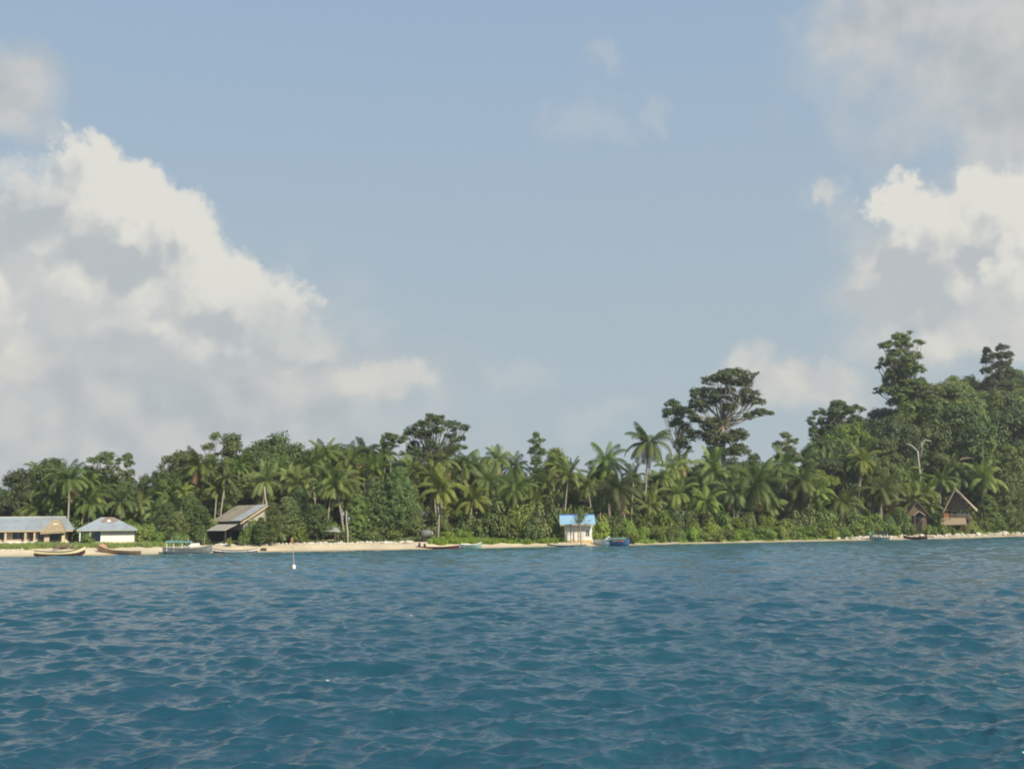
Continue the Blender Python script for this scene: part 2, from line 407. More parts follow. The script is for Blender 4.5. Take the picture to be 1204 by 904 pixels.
# ------------------------------------------------------------ foliage generators
def leaf_quads(C, N, L, Wd, axis=None):
    """rhombic leaves: centres C, normals N, lengths L, widths Wd"""
    n = len(C)
    if axis is None: axis = rng.normal(size=(n, 3))
    axis = axis-N*(axis*N).sum(1, keepdims=True); axis /= np.linalg.norm(axis, axis=1, keepdims=True)+1e-9
    side = np.cross(N, axis)
    L = np.asarray(L)[:, None] if np.ndim(L) else L; Wd = np.asarray(Wd)[:, None] if np.ndim(Wd) else Wd
    V = np.stack([C-axis*L*.5, C+side*Wd*.5-axis*L*.05, C+axis*L*.5, C-side*Wd*.5-axis*L*.05], 1).reshape(-1, 3)
    return V, np.arange(n*4).reshape(n, 4)
def unit(n):
    v = rng.normal(size=(n, 3)); return v/np.linalg.norm(v, axis=1, keepdims=True)
def clump_leaves(clumps, per_m2=9, leaf=.36, sub=1.0, flat=.6):
    """clumps: (x,y,z,rx,ry,rz). sub-clumps over each shell, leaves over each sub-clump"""
    Cs, Ns, Ts = [], [], []
    for (cx, cy_, cz, rx, ry, rz) in clumps:
        rad = (rx*ry*rz)**(1/3); ns = max(6, int(5.5*rad*rad/(sub*sub)))
        d = unit(ns); d[:, 2] = np.where(d[:, 2] < -.45, -d[:, 2], d[:, 2])
        rr = rng.uniform(.62, 1.06, (ns, 1))
        cc = np.array([cx, cy_, cz])+d*rr*np.array([rx, ry, rz])
        sr = rng.uniform(.55, 1.2, ns)*sub
        for i in range(ns):
            nl = max(6, int(per_m2*1.6*sr[i]**2*4.2)); e = unit(nl)
            q = rng.uniform(.55, 1.05, (nl, 1))
            Cs.append(cc[i]+e*q*sr[i]*np.array([1, 1, flat]))
            nn = e*.8+d[i]*.5+np.array([0, 0, .55])+rng.normal(0, .35, (nl, 3))
            Ns.append(nn/np.linalg.norm(nn, axis=1, keepdims=True))
            Ts.append(np.clip(rng.uniform(.1, .75)+rng.normal(0, .14, nl), 0, .95))
        # inner leaves fill the crown, tinted darker for the shade inside it
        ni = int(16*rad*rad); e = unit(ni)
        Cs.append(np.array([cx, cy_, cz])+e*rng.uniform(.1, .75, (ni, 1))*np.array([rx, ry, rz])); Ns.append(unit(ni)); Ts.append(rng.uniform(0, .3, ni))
    C = np.concatenate(Cs); N = np.concatenate(Ns); T = np.concatenate(Ts)
    L = leaf*rng.uniform(.7, 1.4, len(C))
    V, Fc = leaf_quads(C, N, L, L*.62)
    T = np.where(rng.uniform(size=len(T)) < .004, 1, T)
    return V, Fc, T
def limbs(clumps, h0, lean=(0, 0), r=.35, fork=.45, n=7, thin=1.0):
    mb = MB(); top = max(c[2] for c in clumps)
    hub = [Vector((0, 0, -1.0)), Vector((lean[0]*.15, lean[1]*.15, h0*.45)), Vector((lean[0]*.45, lean[1]*.45, h0))]
    mb.tube([hub[0], hub[0]+Vector((0, 0, 1.1)), hub[1], hub[2]], [r*1.5, r*1.15, r*.9, r*.72], n)
    for c in clumps:
        cv = Vector(c[:3])-Vector((0, 0, c[5]*.2)); s = hub[2]-Vector((0, 0, random.uniform(0, h0*.12)))
        mid = s.lerp(cv, .5)+Vector((random.uniform(-.4, .4), random.uniform(-.4, .4), -abs(cv.z-s.z)*.06+.2))
        mid.x += (cv.x-s.x)*.08; mid.y += (cv.y-s.y)*.08
        rr = r*.42*thin
        mb.tube([s, s.lerp(mid, .5)+Vector((0, 0, .1)), mid, cv], [rr, rr*.8, rr*.62, rr*.3], 5, False)
        for q in range(3):
            e = Vector(unit(1)[0]); e.z = abs(e.z)*.6
            mb.tube([mid.lerp(cv, .4+.2*q), cv+Vector((e.x*c[3]*.8, e.y*c[4]*.8, e.z*c[5]*.8))], [rr*.4, rr*.12], 4, False)
    return mb
def rand_clumps(kind):
    c = []; r = random
    if kind == 'round':
        for i in range(r.randint(8, 11)):
            a = r.uniform(0, 6.28); q = r.uniform(.3, 2.9); c.append((q*math.cos(a), q*math.sin(a), r.uniform(5.2, 9.2)-q*.35, r.uniform(1.5, 2.3), r.uniform(1.5, 2.3), r.uniform(1.1, 1.7)))
    if kind == 'tall':
        for i in range(11):
            z = 4.5+i*.62+r.uniform(-.3, .3); a = r.uniform(0, 6.28); q = r.uniform(.2, 1.7)*(1.15-i/16); c.append((q*math.cos(a), q*math.sin(a), z, r.uniform(1.0, 1.7), r.uniform(1.0, 1.7), r.uniform(.8, 1.3)))
    if kind == 'open':
        for i in range(10):
            a = i*2.4+r.uniform(-.3, .3); q = r.uniform(1.0, 4.2); c.append((q*math.cos(a), q*math.sin(a), 9.0-q*.35+r.uniform(-1.2, .6), r.uniform(1.0, 1.6), r.uniform(1.0, 1.6), r.uniform(.5, .85)))
    if kind == 'dome':
        for i in range(15):
            a = i*2.4; q = 4.3*math.sqrt(i/15); c.append((q*math.cos(a), q*math.sin(a), 9.1-q*q*.13+r.uniform(-.5, .4), r.uniform(1.2, 1.8), r.uniform(1.2, 1.8), r.uniform(.8, 1.2)))
        for i in range(5):
            a = i*1.3; c.append((2.8*math.cos(a), 2.8*math.sin(a), 5.6+r.uniform(-.6, .6), 1.5, 1.5, 1.3))
    return c
LIB = {}
def lib_tree(key, clumps, leafm, h0, r=.3, leaf=.36, per=9, sub=1.0, bark=BARK, thin=1.0, lean=(0, 0)):
    V, Fc, T = clump_leaves(clumps, per, leaf, sub)
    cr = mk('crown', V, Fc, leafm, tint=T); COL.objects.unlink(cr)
    tr = limbs(clumps, h0, lean, r, thin=thin).build('trunk', bark, smooth_=True); COL.objects.unlink(tr)
    LIB[key] = (tr.data, cr.data, max(c[2]+c[5]*1.35 for c in clumps))
for v in range(4): lib_tree(('round', v), rand_clumps('round'), L_BROAD if v % 2 else L_DARK, 4.0, .3, .29, 13, .85)
for v in range(3): lib_tree(('tall', v), rand_clumps('tall'), L_BROAD if v % 2 else L_DARK, 5.2, .28, .29, 14, .7)
for v in range(2): lib_tree(('open', v), rand_clumps('open'), L_DARK, 6.2, .26, .32, 10, .65, BARK_PALE)
for v in range(3): lib_tree(('dome', v), rand_clumps('dome'), L_BROAD if v == 1 else L_DARK, 5.0, .34, .29, 13, .85)

def feather_mesh(h=10, w=3.2, strands=340, per=26, seed=1, z_lo=.08):
    """casuarina: ascending limbs carrying soft drooping sprays of needles"""
    C, A, N, T = [], [], [], []; mb = MB()
    mb.tube([(0, 0, -.8), (0, 0, .3), (.1, .05, h*.5), (0, 0, h*.97)], [.26, .2, .12, .02], 6)
    for s in range(strands):
        f = random.random()**.85; z0 = h*(z_lo+(.9-z_lo)*f); a = random.uniform(0, 6.28)
        wl = w*(1.02-f)**.62*random.uniform(.55, 1.1)+.25
        ln = wl*1.15; d = np.array([math.cos(a), math.sin(a), random.uniform(.35, 1.0)]); d /= np.linalg.norm(d)
        if s % 6 == 0: mb.tube([(0, 0, z0), tuple(np.array([0, 0, z0])+d*ln*.8)], [.045, .01], 4, False)
        t = rng.uniform(.3, 1.05, per)[:, None]
        pts = np.array([0, 0, z0])+d*ln*t+np.stack([np.zeros(per), np.zeros(per), -.12*ln*t[:, 0]**2], -1)+rng.normal(0, .17, (per, 3))
        ax = d*.8+rng.normal(0, .35, (per, 3))+np.array([0, 0, -.25]); C.append(pts); A.append(ax)
        nn = rng.normal(0, .5, (per, 3))+np.array([d[0]*.6, d[1]*.6, .7]); N.append(nn/np.linalg.norm(nn, axis=1, keepdims=True)); T.append(np.clip(random.uniform(.2, .7)+rng.normal(0, .1, per), 0, .9))
    C = np.concatenate(C); A = np.concatenate(A); N = np.concatenate(N); T = np.concatenate(T)
    V, Fc = leaf_quads(C, N, rng.uniform(.45, .85, len(C)), .12, A)
    cr = mk('crown', V, Fc, L_FEATHER, tint=T); tr = mb.build('trunk', BARK, smooth_=True)
    COL.objects.unlink(cr); COL.objects.unlink(tr); return tr.data, cr.data, h
LIB[('feather', 0)] = feather_mesh(10, 3.0); LIB[('feather', 1)] = feather_mesh(10, 3.9, 420); LIB[('feather', 2)] = feather_mesh(10, 2.4, 300); LIB[('feather', 3)] = feather_mesh(10, 3.0, 75, 22, z_lo=.5)

def palm_crown(nf, length, seed, upright=0.0, dead=1):
    r = random.Random(seed); Vs, Fs, T = [], [], []; b = 0
    for i in range(nf):
        f = i/(nf-1); a = i*2.39996+r.uniform(-.4, .4)
        e0 = R(80-104*f**.9+upright+r.uniform(-13, 13)); Ln = length*(.78+.3*math.sin(math.pi*min(1, f+.2)))*r.uniform(.88, 1.08)
        if i >= nf-dead: e0 = R(-62+r.uniform(-8, 8))
        tint = min(.94, r.uniform(.0, .6)+.34*f); tw = r.uniform(-.5, .5)
        if i >= nf-dead: tint = .99
        # rachis by steps, bending down
        n = 13; p = np.array([0, 0, 0.]); e = e0; pts = [p.copy()]; dirs = []
        st = Ln/n; bend = (1.5 if f > .25 else 1.0)*r.uniform(.7, 1.35)/n
        for s in range(n):
            e -= bend*(.5+1.3*s/n)*max(.25, math.cos(e))*1.25
            aa = a+tw*.5*(s/n)**2
            d = np.array([math.cos(aa)*math.cos(e), math.sin(aa)*math.cos(e), math.sin(e)]); p = p+d*st; pts.append(p.copy()); dirs.append(d)
        pts = np.array(pts)
        side = np.array([-math.sin(a), math.cos(a), 0])
        # rachis strip
        for s in range(n):
            w = .06*(1-s/n)+.012; q0, q1 = pts[s], pts[s+1]
            Vs += [q0-side*w, q0+side*w, q1+side*w*.9, q1-side*w*.9]; Fs.append((b, b+1, b+2, b+3)); b += 4; T.append(min(.94, tint+.25) if tint < .95 else .99)
        m = 36
        for s in range(m):
            u = .1+.9*s/m; x = u*n; i0 = min(n-1, int(x)); pt = pts[i0]+(pts[i0+1]-pts[i0])*(x-i0); d = dirs[i0]
            upv = np.cross(side, d)*-1
            if upv[2] < 0: upv = -upv
            LL = 1.12*math.sin(math.pi*(.12+.83*u))**.6*length/4.6*r.uniform(.85, 1.1)
            for sg in (-1, 1):
                dr = side*sg*.78+d*.55+np.array([0, 0, -.28-.25*r.random()])-upv*.12; dr /= np.linalg.norm(dr)
                tip = pt+dr*LL; tip = tip+np.array([0, 0, -.22*LL]); mid = pt+dr*LL*.5+np.array([0, 0, .03])
                wv = d*.052
                Vs += [pt-wv*.6, pt+wv*.6, mid+wv, mid-wv]; Fs.append((b, b+1, b+2, b+3)); b += 4
                Vs += [mid-wv, mid+wv, tip+wv*.2, tip-wv*.2]; Fs.append((b, b+1, b+2, b+3)); b += 4
                tt = tint if tint > .95 else float(np.clip(tint+r.uniform(-.08, .08), 0, .94)); T += [tt, tt]
    return np.array(Vs), np.array(Fs), np.array(T)
PALM = []
for v in range(8):
    V, Fc, T = palm_crown([24, 20, 26, 18, 22, 25, 21, 23][v], [4.6, 4.2, 4.9, 4.0, 4.4, 5.0, 4.3, 4.7][v], 50+v, [0, 8, -4, 14, 2, -6, 5, 0][v], [1, 0, 2, 0, 1, 2, 0, 1][v])
    o = mk('crown', V, Fc, L_PALM, tint=T); COL.objects.unlink(o)
    mb = MB(); r = random.Random(v)
    for i in range(9):
        a = r.uniform(0, 6.28); mb.rock((.33*math.cos(a), .33*math.sin(a), -.35+r.uniform(-.25, .1)), (.17, .17, .24), v*20+i, 1)
    nut = mb.build('coconuts', NUT, smooth_=True); COL.objects.unlink(nut)
    PALM.append((o.data, nut.data))

# every plant remembers where it stands so that labels can be written afterwards
PLANTS = []
def place_palm(px, py, rad, t, v=None, lean=None, label=None, s_bark=None):
    """crown centre at pixel (px, py), frond reach rad pixels, t metres behind the waterline"""
    k = KX(px); Y = float(shore(k))+t; c = P(px, py, Y)
    if v is None: v = random.randrange(8)
    s = max(.55, min(1.35, (rad/F*Y)/4.2)); g = float(gz(k, t))
    lx = random.uniform(-1.6, 1.6) if lean is None else lean; ly = random.uniform(-1, .6)
    base = Vector((c.x-lx, Y-ly, g))
    root = empty('coconut_palm', base, 0); H = c.z-base.z
    pts = []
    for i in range(7):
        u = i/6; pts.append((lx*(u**1.7), ly*(u**1.7), -.3+(H+.3)*u))
    mb = MB(); mb.tube(pts, [.26, .17, .15, .14, .13, .125, .13], 7); mb.build('trunk', s_bark or BARK_PALE, root, True)
    for me, nm in ((PALM[v][0], 'crown'), (PALM[v][1], 'coconuts')):
        if nm == 'coconuts' and (v in (3, 6)): continue
        o = bpy.data.objects.new(nm, me); COL.objects.link(o); o.parent = root; o.location = (lx, ly, H); o.scale = (s, s, s*random.uniform(.92, 1.05)); o.rotation_euler = (random.gauss(0, .16), random.gauss(0, .16), random.uniform(0, 6.28))
        if nm == 'coconuts': o.scale = (s*1.1,)*3
    PLANTS.append(dict(o=root, kind='palm', px=px, py=py, t=t, size=s, h=H, label=label, v=v)); return root
def place_tree(kind, v, px, top, wpx, t, label=None, rz=None, cat='tree', name='broadleaf_tree'):
    """crown top at pixel y 'top', crown about wpx pixels wide"""
    k = KX(px); Y = float(shore(k))+t; zt = P(px, top, Y).z; g = float(gz(k, t))
    tm, cm, h = LIB[(kind, v)]; H = max(1.5, zt-g)
    W0 = {'round': 8.6, 'tall': 5.6, 'open': 10.5, 'dome': 11.5, 'feather': [6, 7.6, 5, 6][v] if kind == 'feather' else 6}.get(kind, 9)
    sz = H/h; sx = (wpx/F*Y)/W0
    sx = min(max(sx, sz*.72), sz*1.7)
    root = empty(name, (k*Y, Y, g), random.uniform(0, 6.28) if rz is None else rz)
    for me, nm in ((tm, 'trunk'), (cm, 'crown')):
        o = bpy.data.objects.new(nm, me); COL.objects.link(o); o.parent = root; o.scale = (sx, sx, sz)
    PLANTS.append(dict(o=root, kind=name, px=px, py=top, t=t, size=sx, h=H, label=label, v=v, shape=kind)); return root
def shrub_mesh(seed, leafm, leaf=.26, n=9):
    r = random.Random(seed); cl = []
    for i in range(n):
        a = r.uniform(0, 6.28); q = r.uniform(0, 1.35); cl.append((q*math.cos(a), q*math.sin(a), r.uniform(.5, 1.7)-q*.25, r.uniform(.55, .9), r.uniform(.55, .9), r.uniform(.5, .8)))
    V, Fc, T = clump_leaves(cl, 15, leaf, .5, .8); o = mk('foliage', V, Fc, leafm, tint=T); COL.objects.unlink(o)
    mb = MB()
    for c in cl: mb.tube([(0, 0, -.2), (c[0]*.4, c[1]*.4, c[2]*.5), c[:3]], [.07, .05, .02], 4, False)
    st = mb.build('stem', BARK); COL.objects.unlink(st); return st.data, o.data
SHR = [shrub_mesh(i, [L_SHRUB, L_BROAD, L_SHRUB, L_FEATHER, L_SHRUB][i]) for i in range(5)]
def place_shrub(px, top, wpx, t, v=None, label=None, zb=None):
    k = KX(px); Y = float(shore(k))+t; zt = P(px, top, Y).z; g = float(gz(k, t)) if zb is None else zb
    if v is None: v = random.choice([0, 1, 2, 4, 3])
    sx = (wpx/F*Y)/4.2; sz = max(.3, (zt-g))/2.45
    root = empty('shrub', (k*Y, Y, g), random.uniform(0, 6.28))
    for me, nm in zip(SHR[v], ('stem', 'foliage')):
        o = bpy.data.objects.new(nm, me); COL.objects.link(o); o.parent = root; o.scale = (sx, sx, sz)
    PLANTS.append(dict(o=root, kind='shrub', px=px, py=top, t=t, size=sx, h=zt-g, label=label, v=v)); return root
# ------------------------------------------------------------ forest
SKYL = [(0, 562), (30, 548), (60, 540), (95, 545), (125, 552), (150, 560), (175, 565), (190, 580), (205, 560), (235, 540), (260, 526), (290, 522), (320, 522), (350, 522), (390, 522), (430, 524), (465, 527), (500, 527),
        (540, 538), (570, 547), (600, 549), (640, 548), (680, 548), (720, 550), (745, 552), (790, 545), (820, 532), (850, 520), (880, 524), (905, 530), (930, 528), (960, 515), (980, 494), (1000, 486), (1030, 492), (1050, 482),
        (1080, 466), (1110, 455), (1140, 447), (1165, 447), (1204, 442), (1300, 430)]
def skyl(px): return float(np.interp(px, *zip(*SKYL)))

def giant(px, t, clumps, fork_py, leafm, r, label, leaf=.34, sub=.8, per=10, deep=.55, lean=0, bark=BARK):
    rg = random.Random(int(px)); more = []
    for a, b, c, d in clumps:
        more.append((a, b, c*.92, d*.95))
        for q in range(2): more.append((a+rg.uniform(-1, 1)*c*1.15, b+rg.uniform(-.3, .9)*d*1.2, c*rg.uniform(.25, .48), d*rg.uniform(.4, .6)))
    clumps = more; per *= 1.6; sub *= .72; leaf *= .9
    """a big tree whose leaf clumps stand where the photograph shows them; depth of each clump is free"""
    k = KX(px); Y = float(shore(k))+t; s = F/Y; g = float(gz(k, t)); cl = []
    w = max(abs(c[0]-px) for c in clumps)/s
    for i, (cx, cy_, rx, ry) in enumerate(clumps):
        x = (cx-px)/s; room = math.sqrt(max(0, 1-(x/(w*1.05))**2))*w*deep
        y = math.sin(i*2.4)*room; z = Z(px, cy_, Y)-g-(.0)
        cl.append((x, y, z, rx/s, max(rx/s*.9, 1.0), ry/s))
    for i in range(len(clumps)//3):    # some clumps on the far side too
        c = cl[(i*3) % len(clumps)]; cl.append((c[0]*.7, -c[1]-1, c[2]-.5, c[3], c[4], c[5]))
    V, Fc, T = clump_leaves(cl, per, leaf, sub)
    root = empty('broadleaf_tree', (k*Y, Y, g)); mk('crown', V, Fc, leafm, root, tint=T)
    limbs(cl, Z(px, fork_py, Y)-g, (lean, 0), r, thin=.62).build('trunk', bark, root, True)
    PLANTS.append(dict(o=root, kind='broadleaf_tree', px=px, py=min(c[1] for c in clumps), t=t, size=1, h=10, label=label, v=0)); return root
giant(853, 34, [(868, 439, 20, 6), (848, 445, 16, 7), (887, 448, 11, 7), (830, 461, 14, 8), (845, 470, 14, 6), (866, 455, 15, 6), (882, 466, 14, 6), (896, 473, 10, 6), (906, 485, 8, 5), (889, 489, 6, 4), (862, 478, 10, 5),
            (822, 476, 12, 8), (812, 490, 10, 8), (838, 500, 16, 8), (872, 512, 15, 9), (850, 517, 14, 8), (828, 512, 12, 9), (872, 530, 14, 9), (842, 532, 14, 9)], 492, L_DARK, .62, 'giant spreading tree with a layered umbrella crown, towering over the palms', bark=BARK_PALE)
giant(801, 40, [(795, 474, 8, 5), (790, 484, 8, 6), (803, 482, 8, 7), (799, 496, 8, 6), (809, 505, 9, 8), (804, 520, 10, 8)], 530, L_BROAD, .3, 'paler thin-leaved tree touching the left flank of the giant umbrella tree', .32, .65, 8, .8, bark=BARK_PALE)
giant(1071, 62, [(1070, 396, 10, 5), (1055, 405, 8, 5), (1086, 404, 6, 4), (1064, 414, 10, 6), (1081, 421, 11, 7), (1052, 426, 8, 6), (1084, 437, 10, 7), (1060, 437, 9, 7), (1093, 448, 6, 5), (1042, 459, 6, 5), (1055, 455, 8, 7), (1074, 452, 9, 6), (1060, 470, 9, 6), (1080, 466, 8, 6), (1071, 404, 7, 6), (1068, 424, 10, 6), (1072, 432, 11, 7), (1066, 446, 11, 7), (1070, 462, 12, 7), (1082, 456, 10, 7), (1052, 442, 8, 6)],
      470, L_DARK, .6, 'tallest tree of all, a narrow ragged giant standing free above the hillside canopy', .34, .8, 10, .8, bark=BARK_PALE)
giant(508, 30, [(513, 492, 13, 4), (529, 497, 10, 4), (543, 502, 6, 4), (498, 498, 11, 5), (486, 508, 10, 6), (477, 519, 8, 6), (500, 511, 10, 6), (516, 505, 9, 4), (482, 530, 9, 6), (496, 535, 10, 6), (543, 516, 4, 4), (535, 510, 4, 3), (508, 524, 9, 6), (540, 527, 6, 4)],
      537, L_DARK, .5, 'large low-domed tree rising behind the palms above the red canoe', .32, .7, 10, .7, bark=BARK_PALE)
giant(459, 32, [(455, 512, 7, 3), (464, 513, 6, 3), (461, 520, 5, 3)], 530, L_DARK, .16, 'small flat-topped tree tuft beside the large low-domed tree', .3, .6, 9, .8)
giant(122, 34, [(124, 535, 12, 4), (110, 540, 7, 5), (136, 541, 7, 3), (129, 552, 8, 6), (104, 553, 6, 5), (138, 562, 6, 5), (116, 562, 8, 7), (130, 574, 12, 8)], 570, L_DARK, .3, 'branchy open tree with pale forked limbs behind the white hip-roofed house', .32, .65, 8, .8, bark=BARK_PALE)
giant(149, 36, [(148, 536, 5, 4), (150, 544, 3, 3), (150, 556, 6, 5), (152, 566, 7, 6), (151, 580, 9, 7)], 566, L_DARK, .16, 'slender tree with a lone tuft on its tip, next to the branchy open tree', .3, .55, 10, .8)
giant(245, 34, [(252, 512, 5, 4), (243, 524, 5, 4), (249, 535, 4, 4), (240, 545, 9, 6), (252, 548, 8, 7)], 555, L_DARK, .2, 'thin open tree leaning beside the tall dense round-topped tree', .3, .55, 9, .8, bark=BARK_PALE)
giant(1172, 84, [(1172, 413, 4.5, 6), (1172, 424, 5, 6), (1172, 436, 5.5, 6), (1173, 447, 6, 6), (1174, 458, 7, 6)], 470, L_DARK, .25, 'narrow columnar dark tree on the hilltop, like a green pillar', .34, .7, 12, .8)
giant(1190, 88, [(1189, 408, 5, 5), (1184, 418, 6, 5), (1195, 418, 7, 6), (1190, 430, 9, 7), (1196, 440, 9, 7), (1184, 440, 7, 6), (1192, 455, 11, 7)], 465, L_DARK, .35, 'tall dark tree with a pointed tuft beside the columnar hilltop tree', .34, .8, 11, .8)
giant(1098, 55, [(1100, 460, 18, 9), (1083, 468, 12, 9), (1120, 465, 14, 9), (1130, 478, 11, 9), (1072, 482, 11, 9), (1098, 480, 20, 11), (1118, 495, 16, 10), (1080, 500, 16, 10), (1100, 510, 20, 9), (1135, 495, 9, 8)], 520, L_DARK, .7,
      'massive dark round-headed tree below the tallest giant', .36, .95, 10, .8)
giant(990, 62, [(992, 476, 11, 6), (975, 484, 9, 6), (1006, 482, 9, 7), (962, 494, 6, 6), (987, 492, 12, 8), (1003, 497, 9, 8), (960, 506, 5, 5), (978, 506, 9, 7), (997, 512, 12, 8)], 525, L_DARK, .5,
      'broad leaning tree with a drooping lobe standing on the foot of the hill', .34, .8, 10, .8)
giant(632, 30, [(632, 511, 4, 3.5), (628, 518, 4, 3), (638, 517, 4, 3), (633, 525, 5, 4), (626, 529, 4, 3), (639, 531, 5, 4), (632, 540, 7, 5), (633, 553, 9, 6)], 548, L_BROAD, .14, 'thin wispy tree standing above the palms left of the blue-roofed hut', .28, .5, 8, .8, bark=BARK_PALE)
giant(930, 50, [(927, 511, 6, 4), (934, 518, 6, 4), (921, 522, 7, 5), (931, 528, 8, 5), (938, 538, 9, 6), (920, 538, 9, 6)], 540, L_DARK, .25, 'small ragged tree standing between the giant umbrella tree and the hill', .3, .6, 9, .8, bark=BARK_PALE)

T_ = place_tree
for a in [('round', 0, 22, 545, 56, 30), ('round', 1, 62, 534, 42, 30), ('tall', 1, 165, 556, 22, 34), ('tall', 0, 181, 552, 24, 32), ('dome', 0, 214, 528, 40, 34), ('dome', 1, 212, 548, 44, 28), ('round', 3, 300, 519, 38, 36), ('dome', 2, 323, 504, 48, 36),
          ('round', 2, 323, 526, 52, 32), ('round', 1, 372, 520, 44, 36), ('round', 3, 396, 516, 48, 38), ('round', 0, 430, 519, 44, 38), ('feather', 1, 655, 522, 30, 34), ('round', 0, 1022, 484, 40, 66), ('dome', 0, 1045, 478, 34, 70),
          ('round', 1, 1132, 438, 32, 92), ('dome', 2, 1153, 438, 40, 96), ('round', 3, 1150, 452, 36, 80), ('tall', 0, 572, 534, 22, 40), ('round', 1, 960, 516, 44, 52), ('dome', 1, 1204, 432, 50, 100), ('round', 2, 1120, 448, 36, 86)]:
    T_(*a)
T_('tall', 2, 268, 502, 46, 34, label='tall dense round-topped tree behind the two-tiered wooden pavilion')
# filler rows of the grove
kinds = [('round', 0), ('round', 1), ('round', 2), ('round', 3), ('dome', 0), ('dome', 1), ('dome', 2), ('tall', 0), ('tall', 1)]
def fill_row(t, step, off, lo, hi, x0=-30, x1=1250, wr=(34, 50), skip=()):
    px = x0+random.uniform(0, step)
    while px < x1:
        top = skyl(px)+off+random.uniform(lo, hi)
        if not any(a < px < b for a, b in skip):
            kd = random.choice(kinds); T_(kd[0], kd[1], px, top, random.uniform(*wr), t+random.uniform(-2.5, 2.5))
        px += step*random.uniform(.75, 1.25)
fill_row(46, 24, 2, 0, 14)
fill_row(36, 26, 14, 0, 18)
fill_row(27, 27, 34, 0, 16, x1=1040)
fill_row(27, 27, 95, -25, 20, x0=1040, skip=((1062, 1110),))
for t, y0, y1 in ((44, 0, 0), (60, 534, 520), (76, 512, 490), (92, 496, 465), (102, 0, 0)):
    px = 965+random.uniform(0, 10)
    while px < 1240:
        k_ = KX(px); Y_ = float(shore(k_))+t; zt_ = float(gz(k_, t))+random.uniform(11.5, 16.5); kd = random.choice(kinds)
        yy = (627-14*px/1204)-(zt_-CAM_H)/Y_*F
        T_(kd[0], kd[1], px, max(yy, skyl(px)+2), random.uniform(36, 52), t+random.uniform(-3, 3)); px += random.uniform(17, 25)

P_ = place_palm
palms = [(82, 564, 27, 22), (60, 581, 22, 24), (104, 586, 27, 26), (72, 599, 20, 25), (141, 590, 28, 24), (180, 602, 22, 18), (165, 596, 22, 24), (233, 549, 27, 24), (313, 566, 26, 18), (350, 571, 24, 20), (391, 569, 33, 12),
         (365, 548, 24, 26), (334, 553, 24, 26), (412, 543, 25, 28), (440, 551, 25, 24), (428, 533, 22, 32), (382, 536, 24, 32), (519, 577, 35, 12), (522, 543, 28, 26), (546, 547, 24, 28), (556, 589, 28, 16), (487, 552, 22, 26),
         (585, 541, 20, 30), (605, 549, 20, 30), (668, 562, 28, 18), (641, 571, 22, 20), (713, 543, 27, 24), (726, 578, 31, 15), (745, 562, 22, 26), (789, 553, 22, 28), (802, 546, 20, 30), (839, 551, 30, 22), (889, 569, 36, 14),
         (797, 581, 26, 16), (943, 566, 30, 18), (962, 580, 24, 16), (1037, 577, 30, 16), (1008, 554, 26, 24), (991, 592, 28, 13), (963, 604, 22, 12), (906, 594, 24, 14), (1157, 563, 30, 18), (1131, 562, 22, 26), (1108, 566, 24, 24),
         (920, 545, 22, 30), (980, 553, 24, 28), (1073, 590, 24, 20), (605, 574, 24, 18), (629, 590, 22, 15), (574, 566, 25, 22), (455, 535, 22, 32), (690, 570, 24, 20), (655, 548, 20, 28), (765, 595, 22, 14), (830, 590, 24, 14), (860, 578, 24, 18),
         (700, 560, 20, 26), (1060, 556, 22, 30), (1180, 572, 24, 24), (560, 550, 22, 30), (40, 600, 20, 26), (255, 575, 20, 22), (290, 556, 22, 30), (125, 572, 20, 32), (200, 590, 20, 24), (508, 560, 22, 22), (1086, 582, 24, 19), (1094, 598, 20, 17), (1121, 552, 24, 30), (1198, 556, 22, 32)]
for (px, py, rad, t) in palms: P_(px, py, rad, t)
P_(762, 522, 31, 16, 2, .8, label='tallest coconut palm, its full round crown clear of the canopy against the sky')
P_(395, 575, 24, 11, 1, -1.2)
for i in range(62):
    px = random.uniform(0, 1200); 
    if 180 < px < 300 and random.random() < .6: px += 380
    if 1060 < px < 1112 or 1140 < px < 1160: px -= 75
    P_(px, max(skyl(px), 530)+random.uniform(12, 62), random.uniform(15, 25), random.uniform(20, 34))

for a in [(0, 441, 556, 50, 13), (1, 468, 545, 56, 12), (2, 420, 578, 36, 11), (0, 337, 581, 46, 8), (1, 372, 590, 46, 10), (2, 320, 588, 30, 4.6), (2, 307, 606, 20, 4.2), (0, 1184, 546, 46, 12), (1, 1203, 536, 44, 13), (2, 1164, 580, 34, 11), (1, 196, 588, 40, 15),
          (0, 222, 578, 38, 15), (2, 236, 592, 34, 13), (1, 1100, 588, 40, 17), (0, 1058, 594, 34, 12), (2, 486, 566, 30, 16), (0, 352, 566, 40, 18), (0, 208, 600, 34, 10)]:
    T_('feather', a[0], a[1], a[2], a[3], a[4], name='casuarina_tree')
T_('feather', 3, 683, 597, 25, 1.6, name='casuarina_tree', label='young feathery casuarina growing right in front of the blue-roofed hut')
h_ = place_shrub
